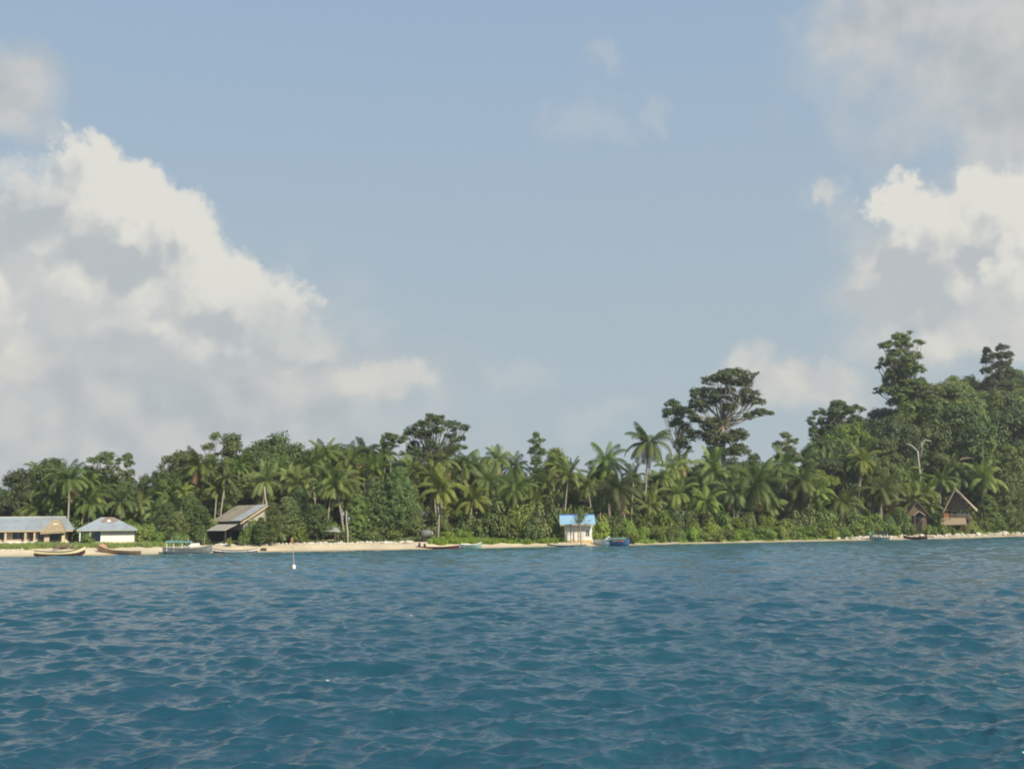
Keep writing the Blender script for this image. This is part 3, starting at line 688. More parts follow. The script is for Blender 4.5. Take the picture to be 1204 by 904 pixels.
# understorey: tall bushes behind, bright low bushes at the edge of the beach
def bush_row(x0, x1, step, t, y0, y1, w0, w1, vs=None):
    px = x0
    while px < x1:
        h_(px, random.uniform(y0, y1), random.uniform(w0, w1), t+random.uniform(-.8, .8), random.choice(vs) if vs else None); px += step*random.uniform(.75, 1.25)
bush_row(-20, 1060, 26, 38, 582, 598, 44, 60, [1, 3]); bush_row(640, 1020, 24, 31, 584, 598, 44, 56, [1, 3]); bush_row(-5, 160, 22, 26, 598, 606, 36, 46, [1, 3]); bush_row(160, 250, 17, 17, 600, 612, 30, 40)
bush_row(305, 480, 18, 12, 606, 618, 28, 38, [1, 3]); bush_row(470, 575, 19, 17, 596, 612, 30, 40, [1, 3])
bush_row(695, 1060, 17, 10, 592, 606, 26, 38, [1, 3, 0, 1]); bush_row(742, 1010, 14, 3.4, 616, 624, 18, 28, [0, 2, 4]); bush_row(1050, 1205, 17, 5.2, 615, 621, 14, 22, [0, 4, 3]) if False else None; bush_row(690, 1050, 17, 6.8, 611, 619, 22, 32, [0, 2, 4])
bush_row(1050, 1215, 19, 24, 588, 600, 30, 42, [1, 3]); bush_row(1143, 1210, 18, 10.5, 596, 608, 26, 36, [3, 1])
for a in [(585, 586, 44, 7, 3), (612, 584, 46, 6.5, 1), (634, 592, 34, 6, 3), (598, 600, 40, 5.5, 1), (628, 606, 34, 5, 3), (560, 606, 34, 9, 1), (652, 608, 18, 9, 1), (648, 580, 34, 14, 3), (665, 590, 30, 16, 1), (690, 588, 32, 16, 1), (710, 600, 26, 12, 1),
          (526, 621, 22, 7, 0), (545, 620, 24, 8, 2), (1050, 612, 26, 6.5, 3), (1067, 606, 20, 6.5, 3), (1071, 616, 14, 5, 4), (1090, 614, 14, 5.5, 0), (1110, 617, 14, 5.5, 2), (1036, 606, 24, 7, 2), (1012, 618, 22, 6, 0), (1102, 614, 24, 6, 2), (1096, 618, 18, 5.5, 0), (1145, 616, 18, 6, 0), (1052, 620, 14, 5, 4), (1118, 618, 14, 5.5, 4), (1139, 612, 14, 6.5, 2),
          (289, 620, 22, 5, 4), (296, 608, 24, 6.5, 4), (306, 612, 22, 6.5, 1), (212, 624, 24, 8, 2), (185, 622, 24, 9, 4), (238, 620, 22, 8, 3), (172, 612, 24, 13, 2), (330, 614, 30, 7, 3), (352, 610, 30, 7.5, 1), (700, 622, 16, 6, 1), (655, 625, 12, 6.5, 0),
          (1180, 612, 30, 8, 1), (1200, 616, 26, 7.5, 3), (870, 621, 26, 5.8, 4), (930, 622, 24, 5.5, 0), (770, 622, 26, 5.8, 2), (440, 618, 30, 9, 3), (465, 620, 28, 9, 1), (410, 622, 20, 9, 3), (1066, 606, 20, 12, 1)]:
    h_(*a)
h_(102.5, 625, 26, 9.5, 4, label='low spiky bush in front of the porch of the white hip-roofed house')
h_(270, 629, 6.5, 4.4, 0, label='slim yellow-green sapling before the dark opening of the wooden pavilion')

# snag and bare trunks
def snag(px, t, base_py, pts, rad, label, name='dead_tree'):
    k = KX(px); Y = float(shore(k))+t; s = F/Y; g = float(gz(k, t)); root = empty(name, (k*Y, Y, g), 0)
    for i, (line, rr) in enumerate(zip(pts, rad)):
        mb = MB(); L = [((x-px)/s, .25*math.sin(j+i), (Z(px, y, Y)-g) if y is not None else -.4) for j, (x, y) in enumerate(line)]
        mb.tube(L, [rr*(1-.55*j/(len(L)-1)) for j in range(len(L))], 7); mb.build('trunk' if i == 0 else 'limb', BARK_DEAD, root, True)
    tag(root, label, 'dead tree'); return root
snag(1086, 24.5, 0, [[(1086, None), (1086, 570), (1085, 545), (1084, 530)], [(1084.5, 531), (1078, 524), (1070, 521)], [(1084, 529), (1090, 522), (1093, 517), (1100, 519)], [(1086, 540), (1089, 527), (1088, 519)]], [.34, .2, .24, .14], 'bleached dead snag with forked bare limbs on the lower hillside')
snag(408, 8, 0, [[(409, None), (408.5, 625), (407, 612), (407, 600)]], [.16], 'bare pale broken trunk standing next to the small tin shelter', 'bare_trunk')
snag(311, 14, 0, [[(316, None), (313.5, 597), (311, 585), (310, 572)]], [.2], 'pale leaning trunk showing above the peak of the wooden pavilion roof', 'bare_trunk')

# ------------------------------------------------------------ ground vegetation
def blades(name, n, px0, px1, t0, t1, hgt, m, label, cat, wid=.07, clumpy=.5):
    px = rng.uniform(px0, px1, n); k = np.array([KX(p) for p in np.linspace(px0, px1, 60)]); k = np.interp(px, np.linspace(px0, px1, 60), k)
    edge = t0+.5*np.sin(px*.13)+.4*np.sin(px*.31+1)
    t = edge+(t1-edge)*rng.uniform(0, 1, n)**1.1; Y = shore(k)+t
    den = .5+.5*np.sin(px*.5+t*1.7)*np.sin(px*.21-t*.9)
    h = hgt*rng.uniform(.4, 1.2, n)*(1-clumpy*.6+clumpy*den); keep = rng.uniform(size=n) < .45+.55*den
    g = gz(k, t); C = np.stack([k*Y, Y, g], -1)[keep]; h = h[keep]; n = len(C)
    a = rng.uniform(0, 6.28, n); s = np.stack([np.cos(a), np.sin(a), 0*a], -1)*wid; l = rng.normal(0, .3, (n, 3))*h[:, None]; l[:, 2] = h
    V = np.stack([C-s, C+s, C+l+s*.2, C+l-s*.2], 1).reshape(-1, 3)
    o = mk(name, V, np.arange(n*4).reshape(n, 4), m, tint=np.clip(rng.uniform(.1, .9, n)*.6+.3*den[keep], 0, .97)); tag(o, label, cat, kind='stuff')
blades('grass', 26000, -60, 205, 5.2, 14, .55, L_GRASS, 'sunlit green grass behind the sand in front of the two houses', 'grass')
blades('ground_creeper', 16000, 505, 655, 3.4, 10, .6, L_SHRUB, 'bright green creeper carpeting the top of the beach by the red canoe', 'creeper', .12)
blades('undergrowth', 15000, 742, 1000, 2.7, 7, .5, L_SHRUB, 'bright low plants at the top of the narrow beach right of the blue boat', 'undergrowth', .12)
blades('undergrowth', 22000, 655, 1215, 6.0, 12, .6, L_SHRUB, 'low undergrowth along the forest edge', 'undergrowth', .1)
blades('undergrowth', 12000, 200, 500, 7.8, 14, .5, L_FEATHER, 'low undergrowth under the feathery trees', 'undergrowth', .1)

# ------------------------------------------------------------ building materials
TIN = mat('weathered_tin', (.40, .46, .50), .5, .5, .8, (.28, .28, .28), .25, (0, 5))
TIN_OLD = mat('rusty_tin', (.36, .32, .24), .7, .7, .9, (.22, .18, .12), .1, (1, 5))
TIN_NEW = mat('pale_tin', (.48, .50, .50), .5, .5, .8, (.34, .34, .33), .25, (1, 5))
TIN_BLUE = mat('light_blue_tin', (.30, .50, .66), .45, .3, 1.5, (.42, .60, .72), .1, (0, 5))
RIDGE_BLUE = mat('ridge_blue', (.05, .16, .55), .5)
CREAM = mat('cream_render', (.52, .43, .33), .9, .5, 1.5, (.40, .33, .25))
WHITE = mat('whitewash', (.80, .77, .72), .85, .35, 1.2, (.64, .58, .48))
YELLOWED = mat('stained_base', (.60, .45, .20), .9, .5, 2, (.4, .3, .16))
THATCH = mat('thatch', (.34, .27, .18), .95, .8, 6, (.18, .14, .10))
THATCH_D = mat('dark_thatch', (.17, .125, .085), .95, .8, 5, (.09, .065, .05))
THATCH_L = mat('pale_thatch', (.42, .35, .26), .95, .7, 5, (.28, .23, .17))
WOOD = mat('brown_boards', (.17, .12, .085), .85, .6, 4, (.11, .07, .045))
WOOD_D = mat('dark_boards', (.055, .045, .038), .9, .5, 4)
WOOD_G = mat('grey_boards', (.22, .22, .22), .85, .6, 3, (.13, .13, .13))
WOOD_L = mat('pale_boards', (.50, .40, .27), .85, .5, 3, (.34, .26, .17))
GLASS = mat('dark_glass', (.025, .035, .045), .12, spec=.5)
BLUE = mat('blue_paint', (.09, .22, .40), .5, .3)
ORANGE = mat('orange_cloth', (.50, .20, .10), .8)
REDP = mat('red_paint', (.14, .036, .032), .5, .3)
MAROON = mat('maroon_paint', (.075, .028, .028), .5, .4)
CREAMP = mat('cream_paint', (.72, .62, .36), .6, .4, 2, (.55, .45, .25))
GREYP = mat('grey_paint', (.20, .21, .21), .6, .5, 2, (.12, .12, .11))
TEAL = mat('teal_paint', (.13, .26, .27), .5, .3)
PALEGREEN = mat('pale_green_paint', (.28, .40, .36), .6, .4)
WHITEP = mat('white_paint', (.80, .80, .78), .4, .2, 2, (.62, .62, .6))
DARK = mat('dark_paint', (.03, .03, .035), .6)
BLUEH = mat('deep_blue_paint', (.04, .12, .26), .45, .3)
STONE = mat('coral_stone', (.56, .53, .47), .9, .6, 3, (.42, .39, .33))
STONE_T = mat('tan_stone', (.46, .38, .28), .9, .6, 3, (.27, .22, .16))

class Site:
    def __init__(s, name, px, t, yaw=0, label=None, cat=None):
        s.k = KX(px); s.Y = float(shore(s.k))+t; s.px = px; s.g = float(gz(s.k, t)); s.th = math.atan(s.k)
        s.o = empty(name, (s.k*s.Y, s.Y, s.g), -s.th+yaw, label, cat)
    def x(s, px): return (px-s.px)*s.Y*math.cos(s.th)/F
    def z(s, py, px=None): return Z(px or s.px, py, s.Y)-s.g
def window(parent, x0, x1, z0, z1, y, fm=WOOD_L, depth=.06):
    mb = MB(); w = .07
    mb.box(x0-w, x0, y-depth, y-.002, z0-w, z1+w).box(x1, x1+w, y-depth, y-.002, z0-w, z1+w).box(x0, x1, y-depth, y-.002, z1, z1+w).box(x0, x1, y-depth, y-.002, z0-w, z0).box((x0+x1)/2-.03, (x0+x1)/2+.03, y-depth, y-.004, z0, z1)
    f = mb.build('window', fm, parent); MB().box(x0, (x0+x1)/2-.03, y-.03, y-.003, z0, z1).box((x0+x1)/2+.03, x1, y-.03, y-.003, z0, z1).build('pane', GLASS, f); return f

# long house
b = Site('long_house', 40, 18, R(-4), 'long single-storey house with a grey tin roof, cream walls and a thatched porch', 'house'); o = b.o
xl, xr = b.x(-110), b.x(79); ze, zr = b.z(622.8), b.z(607.5); zb = b.z(637)-.05
MB().box(xl, xr, 0, 7, -.6, ze+.05).build('wall', CREAM, o)
MB().box(xl-.2, xr+.3, -1.6, -.002, -.6, b.z(636.4)).build('plinth', WHITE, o)
e = .9
rf = MB(); x0, x1, y0, y1 = xl-e, b.x(87.5), -e-.6, 7+e; xm0, xm1, ym = xl+3, b.x(76), 3.5
rf.slab([(x0, y0, ze), (x1, y0, ze), (xm1, ym, zr), (xm0, ym, zr)], .06); rf.slab([(x1, y0, ze), (x1, y1, ze), (xm1, ym, zr)], .06)
rf.slab([(x1, y1, ze), (x0, y1, ze), (xm0, ym, zr), (xm1, ym, zr)], .06); rf.slab([(x0, y1, ze), (x0, y0, ze), (xm0, ym, zr)], .06)
rf = rf.build('roof', TIN, o); MB().tube([(xm0, ym, zr+.02), (xm1, ym, zr+.02)], .09, 6).build('ridge_cap', TIN_NEW, rf)
MB().box(x0+.1, x1-.1, y0+.02, y0+.06, ze-.28, ze-.06).build('fascia', WOOD_L, o)
zt_, zw = b.z(625.5), b.z(633.8)
for a, c in ((-60, -48), (-40, -28), (-6, 5), (15.5, 28), (45.5, 51)): window(o, b.x(a), b.x(c), zw, zt_, 0)
d = MB().box(b.x(33.5), b.x(39), -.07, -.003, b.z(636.2), zt_).build('door', WOOD, o); MB().box(b.x(38)-.05, b.x(38)+.02, -.12, -.07, .95, 1.05).build('handle', DARK, d)
for p_ in (-52, -20, 8, 31, 41.5, 54): MB().box(b.x(p_)-.13, b.x(p_)+.13, y0+.2, y0+.42, -.5, ze-.1).build('post', CREAM, o)
# thatched porch
xa, xb, ya, yb = b.x(49.5), b.x(78.5), -4.2, -.9; zpe, zpp = b.z(625), b.z(611.3); xc = b.x(67)
th = MB(); th.slab([(xa, ya, zpe-.15), (xb, ya, zpe), (xc+.5, ya+1.2, zpp), (xc-.5, ya+1.2, zpp)], .22); th.slab([(xb, ya, zpe), (xb, yb, zpe), (xc+.5, yb, zpp), (xc+.5, ya+1.2, zpp)], .22)
th.slab([(xa, yb, zpe-.15), (xa, ya, zpe-.15), (xc-.5, ya+1.2, zpp), (xc-.5, yb, zpp)], .22); th = th.build('porch_roof', THATCH, o)
MB().box(xc-.35, xc+.3, ya+.75, ya+.95, zpp-.9, zpp-.55).build('vent', WHITEP, th)
MB().box(b.x(54), b.x(60), ya+.7, ya+.9, -.5, zpe-.15).build('porch_wall', CREAM, o)
MB().box(b.x(74.5), b.x(78), ya+.5, ya+.85, -.5, zpe-.12).build('pillar', mat('yellow_render', (.68, .55, .32), .9), o)
for a, c in ((61, 66), (68.5, 73)):
    f = MB().box(b.x(a)-.06, b.x(a), -.4, -.003, zw, zt_).box(b.x(c), b.x(c)+.06, -.4, -.003, zw, zt_).build('window', BLUE, o); MB().box(b.x(a), b.x(c), -.06, -.004, zw, zt_).build('pane', GLASS if a < 65 else mat('blue_pane', (.12, .28, .42), .2), f)

# white hip-roofed house
b = Site('hip_roofed_house', 126, 11.5, R(2), 'white-walled house under a low grey hip roof with wide eaves', 'house'); o = b.o
ze, zr = b.z(622.3), b.z(607.6); x0, x1, y0, y1 = b.x(90), b.x(162), -.9, 6.6
MB().box(b.x(118.5), b.x(158), 0, 5.8, -.6, ze+.02).build('wall', WHITE, o)
MB().box(b.x(118.3), b.x(158.2), -.03, .2, -.6, b.z(636)).build('plinth', mat('sun_yellowed_base', (.74, .66, .50), .9), o)
MB().box(b.x(96), b.x(118.5)-.003, 2.2, 5.8, -.6, ze-.05).build('porch_wall', WOOD_G, o)  # grey put into this wall for the shade under the porch
d = MB().box(b.x(112.5), b.x(117.5), 2.12, 2.197, -.4, ze-.35).build('door', BLUE, o); MB().box(b.x(113), b.x(113)+.08, 2.06, 2.12, .8, .9).build('handle', DARK, d)
window(o, b.x(99), b.x(107), .9, 2.0, 2.2, WHITEP)
MB().box(b.x(158)+.003, b.x(159.6), .1, 1.2, -.5, ze-.06).build('side_post', WOOD, o)
for p_ in (94.5, 106): MB().box(b.x(p_)-.07, b.x(p_)+.07, -.6, -.46, -.5, ze-.03).build('post', WHITEP, o)
MB().box(b.x(93), b.x(118), -.7, 2.1, -.5, b.z(637)).build('porch_floor', WHITE, o)
ym = 2.9; xm0, xm1 = b.x(119), b.x(134); rf = MB()
rf.slab([(x0, y0, ze), (x1, y0, ze), (xm1, ym, zr), (xm0, ym, zr)], .06); rf.slab([(x1, y0, ze), (x1, y1, ze), (xm1, ym, zr)], .06); rf.slab([(x1, y1, ze), (x0, y1, ze), (xm0, ym, zr), (xm1, ym, zr)], .06); rf.slab([(x0, y1, ze), (x0, y0, ze), (xm0, ym, zr)], .06)
rf = rf.build('roof', TIN, o)
dz_ = (zr-ze)/(ym-y0)
def onroof(px, f, up_=.03): return (b.x(px), y0+(ym-y0)*f, ze+(zr-ze)*f+up_)
MB().slab([onroof(118, .60), onroof(131, .50), onroof(140, .72), onroof(134, .98), onroof(124, .98)], .02).build('gablet_patch', mat('gablet_brown', (.25, .19, .15), .9), rf)  # flat brown patch in place of a small gablet
MB().slab([onroof(126, .60, .06), onroof(130.5, .60, .06), onroof(130, .74, .06), onroof(127, .74, .06)], .04).build('skylight', WHITEP, rf)
MB().box(x0+.1, x1-.1, y0+.02, y0+.05, ze-.2, ze-.06).build('fascia', mat('green_fascia', (.42, .45, .40), .8), o)

# wooden pavilion
b = Site('wooden_pavilion', 286, 7.5, R(30), 'two-tiered wooden pavilion with old tin roofs over a dark open ground floor', 'pavilion'); o = b.o
ze, zr = b.z(610.6), b.z(592.8); zf = b.z(623)
sl_ = (zr-ze)/3.5
rf = MB(); rf.slab([(-.9, -.7, ze-.2), (3.5, -.7, zr), (3.5, 8.0, zr), (-.9, 8.0, ze-.2)], .07); rf.slab([(3.5, -.7, zr-.003), (7.9, -.7, ze-.2), (7.9, 8.0, ze-.2), (3.5, 8.0, zr-.003)], .07)
rf = rf.build('roof', TIN_OLD, o); MB().slab([(-.95, -.75, ze-.16), (3.45, -.75, zr+.02), (3.45, 1.9, zr+.02), (-.95, 1.9, ze-.16)], .03).build('roof_panel', TIN_NEW, rf)
MB().add([(-.9, -.78, ze-.5), (3.5, -.78, zr-.12), (3.5, -.78, zr-.38), (-.9, -.78, ze-.72)], [(0, 1, 2, 3)]).add([(3.5, -.78, zr-.12), (7.9, -.78, ze-.5), (7.9, -.78, ze-.72), (3.5, -.78, zr-.38)], [(0, 1, 2, 3)]).build('bargeboard', WOOD_L, o)
g_ = MB(); g_.add([(0, 0, ze), (7, 0, ze), (3.5, 0, zr-.15), (0, .12, ze), (7, .12, ze), (3.5, .12, zr-.15)], [(0, 1, 2), (5, 4, 3), (0, 3, 4, 1), (1, 4, 5, 2), (2, 5, 3, 0)]); g_.build('gable', mat('bleached_boards', (.40, .37, .32), .85), o)
MB().box(-.2, 7.2, -.25, -.003, ze-.25, ze).build('tie_beam', WOOD_L, o)
MB().box(0, 7, 0, .1, zf, ze-.26).box(0, .1, .103, 7.4, zf, ze).box(6.9, 7, .103, 7.4, zf, ze).build('wall', WOOD_G, o)
MB().box(-.1, 7.1, -.1, 7.5, zf-.18, zf-.003).build('upper_floor', WOOD_D, o)
MB().box(.1, 6.9, 5.0, 5.1, -.4, zf-.19).box(2.6, 2.7, 2, 4.99, -.4, zf-.19).build('back_wall', WOOD_D, o)  # near-black boards put the shade of the open ground floor into colour
for px_, py_ in ((.1, .1), (3.5, .1), (6.9, .1), (.1, 3.6), (.1, 7.2), (6.9, 7.2)): MB().box(px_-.1, px_+.1, py_-.1, py_+.1, -.6, zf-.19).build('post', WOOD, o)
lt = MB(); lt.slab([(-.12, .3, ze-.35), (-.12, 6.6, ze-.35), (-3.1, 5.2, zf-.02), (-3.1, -.1, zf-.02)], .07); lt = lt.build('lean_to_roof', mat('sunbleached_tin', (.46, .43, .36), .6, .6, 1, (.33, .29, .22), .1, (1, 5)), o)
for px_, py_ in ((-2.7, .3), (-2.7, 4.6)): MB().box(px_-.08, px_+.08, py_-.08, py_+.08, -.6, zf+.0).build('post', WOOD_D, o)
MB().box(-2.6, -.02, 5.6, 5.7, -.4, zf-.05).build('back_wall', WOOD_D, o)  # same dark boards for the shade beneath the lean-to
MB().box(-2.5, -.3, 1.0, 1.5, .5, .6).box(-2.4, -2.3, 1.0, 1.5, -.3, .5).box(-.5, -.4, 1.0, 1.5, -.3, .5).build('bench', WOOD, o)

# tin shelter
b = Site('tin_shelter', 390, 8.5, R(8), 'small low shelter with a pale sloping tin roof beside the leaning palm', 'shelter'); o = b.o
MB().slab([(b.x(379), -.3, b.z(623.5)), (b.x(400), -.3, b.z(625)), (b.x(399), 2.6, b.z(619)), (b.x(381), 2.6, b.z(618))], .06).build('roof', TIN_NEW, o)
for a, c in ((380, 0), (398, 0), (382, 2.3), (397, 2.3)): MB().box(b.x(a)-.06, b.x(a)+.06, c-.06, c+.06, -.4, b.z(624)+c*.25).build('post', WOOD, o)
MB().box(b.x(383), b.x(396), 2.1, 2.2, -.3, b.z(625)).build('back_wall', WOOD_D, o); MB().box(b.x(381), b.x(393), .3, 1.3, .45, .55).box(b.x(382), b.x(382)+.1, .4, 1.2, -.2, .45).box(b.x(391), b.x(391)+.1, .4, 1.2, -.2, .45).build('table', WOOD_L, o)

# blue-roofed hut
b = Site('beach_hut', 680, 5.2, R(-5), 'small white beach hut with a light blue tin roof behind a young casuarina', 'hut'); o = b.o
ze, zr = b.z(615.6), b.z(605.2); xl, xr = b.x(664), b.x(695)
MB().box(xl, xr, 0, 4, -.5, ze+.1).build('wall', WHITE, o)
MB().box(xl-.05, xr+.05, -.06, .2, -.55, b.z(635)).build('plinth', YELLOWED, o)
for xx in (xl, xr-.1):
    g_ = MB(); g_.add([(xx, 0, ze+.1), (xx, 4, ze+.1), (xx, 2, zr-.1), (xx+.1, 0, ze+.1), (xx+.1, 4, ze+.1), (xx+.1, 2, zr-.1)], [(0, 1, 2), (5, 4, 3), (0, 3, 4, 1), (1, 4, 5, 2), (2, 5, 3, 0)]); g_.build('gable', WHITE, o)
rf = MB(); rf.slab([(b.x(659), -1.0, ze-.05), (b.x(701), -1.0, ze-.05), (b.x(697.5), 2, zr), (b.x(656.5), 2, zr)], .06); rf.slab([(b.x(697.5), 2, zr), (b.x(701), 5, ze-.05), (b.x(659), 5, ze-.05), (b.x(656.5), 2, zr)], .06)
rf = rf.build('roof', TIN_BLUE, o); MB().tube([(b.x(656.5), 2, zr), (b.x(697.5), 2, zr)], .11, 6).build('ridge_cap', RIDGE_BLUE, rf)
MB().box(b.x(659.5), b.x(700.5), -.98, -.94, ze-.28, ze-.08).build('fascia', WOOD_L, o)
for p_ in (671.5, 680): MB().box(b.x(p_)-.06, b.x(p_)+.06, -.75, -.63, -.6, ze-.1).build('post', WOOD, o)  # two thin tree trunks before the wall, built as hut posts
d = MB().box(b.x(681), b.x(687), -.05, -.003, -.3, b.z(621.5)).build('door', mat('door_white', (.66, .64, .60), .7), o); MB().box(b.x(681.5), b.x(682.2), -.1, -.05, .8, .9).build('handle', DARK, d)
window(o, b.x(689), b.x(693), .9, 1.8, 0, WHITEP)

# small thatched hut
b = Site('thatched_hut', 1079, 9, R(6), 'small dark thatched hut half hidden in bushes, with a light-edged porch gable', 'hut'); o = b.o
def gable_house(o, xl, xr, y0, y1, ze, zr, over, wall_m, roof_m, t=.22, xm=None):
    xm = (xl+xr)/2 if xm is None else xm
    MB().box(xl, xr, y0, y1, -.6, ze).build('wall', wall_m, o)
    MB().add([(xl, y0, ze), (xr, y0, ze), (xm, y0, zr-.2), (xl, y0+.12, ze), (xr, y0+.12, ze), (xm, y0+.12, zr-.2)], [(0, 1, 2), (5, 4, 3), (1, 4, 5, 2), (2, 5, 3, 0)]).build('gable', wall_m, o)
    s1 = (zr-ze)/(xm-xl); s2 = (zr-ze)/(xr-xm); q = MB()
    q.slab([(xl-over, y0-over, ze-over*s1), (xm, y0-over, zr), (xm, y1+over, zr), (xl-over, y1+over, ze-over*s1)], t); q.slab([(xm, y0-over, zr-.003), (xr+over, y0-over, ze-over*s2), (xr+over, y1+over, ze-over*s2), (xm, y1+over, zr-.003)], t)
    return q.build('roof', roof_m, o)
gable_house(o, b.x(1070), b.x(1090), 0, 4.5, b.z(601), b.z(588.5), .5, WOOD, THATCH_D)
q = MB(); xm, z0, z1, xa, xb = b.x(1081), b.z(600.5), b.z(605.5), b.x(1074), b.x(1088)
q.slab([(xa, -1.6, z1), (xm, -1.6, z0), (xm, -.02, z0), (xa, -.02, z1)], .16); q.slab([(xm, -1.6, z0-.003), (xb, -1.6, z1), (xb, -.02, z1), (xm, -.02, z0-.003)], .16); q.build('porch_roof', THATCH_L, o)
for a in (1075.5, 1086.5): MB().box(b.x(a)-.07, b.x(a)+.07, -1.4, -1.26, -.8, z1-.12).build('post', WOOD, o)
MB().box(b.x(1078), b.x(1085), -.06, -.003, b.z(627), b.z(612)).build('doorway_shade', DARK, o)  # dark panel on the wall stands for the shade inside the entrance
MB().box(b.x(1077), b.x(1086), -.08, -.003, b.z(610.5), b.z(607)).build('shutter', WOOD_G, o)
q = MB(); q.slab([(b.x(1059), .4, b.z(606)), (b.x(1070)-.55, .2, b.z(601.5)), (b.x(1070)-.55, 4, b.z(601.5)), (b.x(1059), 4, b.z(606))], .16); q.build('side_roof', THATCH_D, o)

# A-frame cottage
b = Site('gabled_cottage', 1127, 9, R(-4), 'tall gabled thatched cottage with an upper balcony and a thatch skirt roof', 'cottage'); o = b.o
ze, zr = b.z(600.5), b.z(575.5); xl, xr, xm = b.x(1112.5), b.x(1142), b.x(1126)
MB().box(xl+.1, xr-.1, 1.6, 6, -.6, ze).build('wall', WOOD, o)
MB().add([(xl, 0, ze+.1), (xr, 0, ze+.1), (xm, 0, zr-.3), (xl, .12, ze+.1), (xr, .12, ze+.1), (xm, .12, zr-.3)], [(0, 1, 2), (5, 4, 3), (0, 3, 4, 1), (1, 4, 5, 2), (2, 5, 3, 0)]).build('gable', mat('woven_gable', (.17, .125, .09), .9, .5, 6), o)
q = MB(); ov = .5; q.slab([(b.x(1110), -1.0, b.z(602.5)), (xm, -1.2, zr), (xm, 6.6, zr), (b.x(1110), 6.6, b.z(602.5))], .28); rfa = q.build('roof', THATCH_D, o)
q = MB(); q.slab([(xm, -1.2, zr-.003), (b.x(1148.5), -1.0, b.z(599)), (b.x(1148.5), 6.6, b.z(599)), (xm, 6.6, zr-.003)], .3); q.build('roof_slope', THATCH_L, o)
mb = MB(); mb.tube([(xm-.1, -1.35, zr+.45), (xm+1.9, -1.32, zr-2.0), (b.x(1149), -1.15, b.z(600))], [.14, .16, .14], 6); mb.tube([(xm+.1, -1.3, zr+.1), (b.x(1110), -1.1, b.z(603))], .11, 6); mb.build('bargeboard', THATCH_L, o)
fl = b.z(609.5)
MB().box(xl-.2, xr+.1, -.9, 6, fl-.2, fl).build('balcony_floor', WOOD, o)
for a in (1111, 1121, 1131, 1140.5): MB().box(b.x(a)-.08, b.x(a)+.08, -.85, -.7, -.7, ze).build('post', WOOD, o)
MB().box(xl-.1, xr, -.87, -.83, fl+.75, fl+.83).box(xl-.1, xr, -.86, -.84, fl+.35, fl+.42).build('railing', WOOD_L, o)
for a, c in ((1125.5, 1130), (1133, 1136.5)):
    f = MB().box(b.x(a)-.05, b.x(c)+.05, 1.52, 1.597, fl+.45, b.z(602)+.05).build('window', WHITEP, o); MB().box(b.x(a)+.05, b.x(c)-.05, 1.49, 1.518, fl+.55, b.z(602)-.05).build('pane', mat('pale_pane', (.35, .42, .46), .2), f)
q = MB(); q.slab([(b.x(1107.5), -2.4, b.z(616.5)), (b.x(1138), -2.4, b.z(615.5)), (b.x(1136.5), -.95, b.z(608.6)), (b.x(1108.5), -.95, b.z(608.6))], .22); q.build('skirt_roof', THATCH, o)
MB().box(b.x(1112), b.x(1138), 2.5, 2.6, -.6, fl-.22).build('lower_wall', WOOD_D, o)
c_ = MB(); c_.add([(-.1, 0, 0), (.75, .03, 0), (.8, .02, -1.05), (.35, -.05, -1.15), (-.05, 0, -1.0), (-.1, .04, 0), (.75, .07, 0), (.8, .06, -1.05), (.35, -.01, -1.15), (-.05, .04, -1.0)], [(0, 1, 2, 3, 4), (9, 8, 7, 6, 5), (0, 5, 6, 1), (1, 6, 7, 2), (2, 7, 8, 3), (3, 8, 9, 4), (4, 9, 5, 0)])
W0 = o.matrix_world if False else Matrix.Translation(o.location) @ Matrix.Rotation(o.rotation_euler.z, 4, 'Z')
cl = c_.build('hanging_cloth', ORANGE); cl.location = W0 @ Vector((b.x(1111.8), -.93, fl+1.05)); cl.rotation_euler = o.rotation_euler; tag(cl, 'orange cloth hanging over the balcony rail of the gabled cottage', 'cloth')

# ------------------------------------------------------------ boats
def hull_mesh(L, B, dep, rl, rr, wall=.05, n=26, flat=.35, transom=None):
    """returns outer and inner shells; rl, rr lift the left and right ends"""
    def sec(u, off):
        w = B/2*max(0, 1-abs(u)**2.6)**.75
        if transom == 'l' and u < 0: w = B/2*(1-.25*u*u)
        if transom == 'r' and u > 0: w = B/2*(1-.25*u*u)
        w = max(.02, w-off); top = dep*(.72+(rl if u < 0 else rr)*abs(u)**2.4); kl = dep*.12*abs(u)**3+(dep*.45*(rl if u < 0 else rr))*abs(u)**5+off*1.2
        kl = min(kl, top-.04)
        pts = []
        for j in range(9):
            a = -1+2*j/8; ww = math.copysign(min(1, abs(a)**.75), a) if a else 0; hh = abs(a)**(2.2)
            pts.append((L/2*u*(1-off/L*2), w*ww*(.75+.25*abs(a)), kl+(top-kl)*hh))
        return pts
    res = []
    for off in (0, wall):
        mb = MB(); V = []; Fq = []
        for i in range(n+1): V += sec(-1+2*i/n, off)
        for i in range(n):
            for j in range(8): Fq.append((i*9+j, (i+1)*9+j, (i+1)*9+j+1, i*9+j+1) if off else (i*9+j, i*9+j+1, (i+1)*9+j+1, (i+1)*9+j))
        Fq.append(tuple(range(9))); Fq.append(tuple(n*9+j for j in range(8, -1, -1)))
        mb.add(V, Fq); res.append(mb)
    # gunwale strip
    g = MB()
    for sd in (0, 8): g.tube([tuple(res[0].v[i*9+sd]) for i in range(n+1)], .05, 5)
    res.append(g); return res
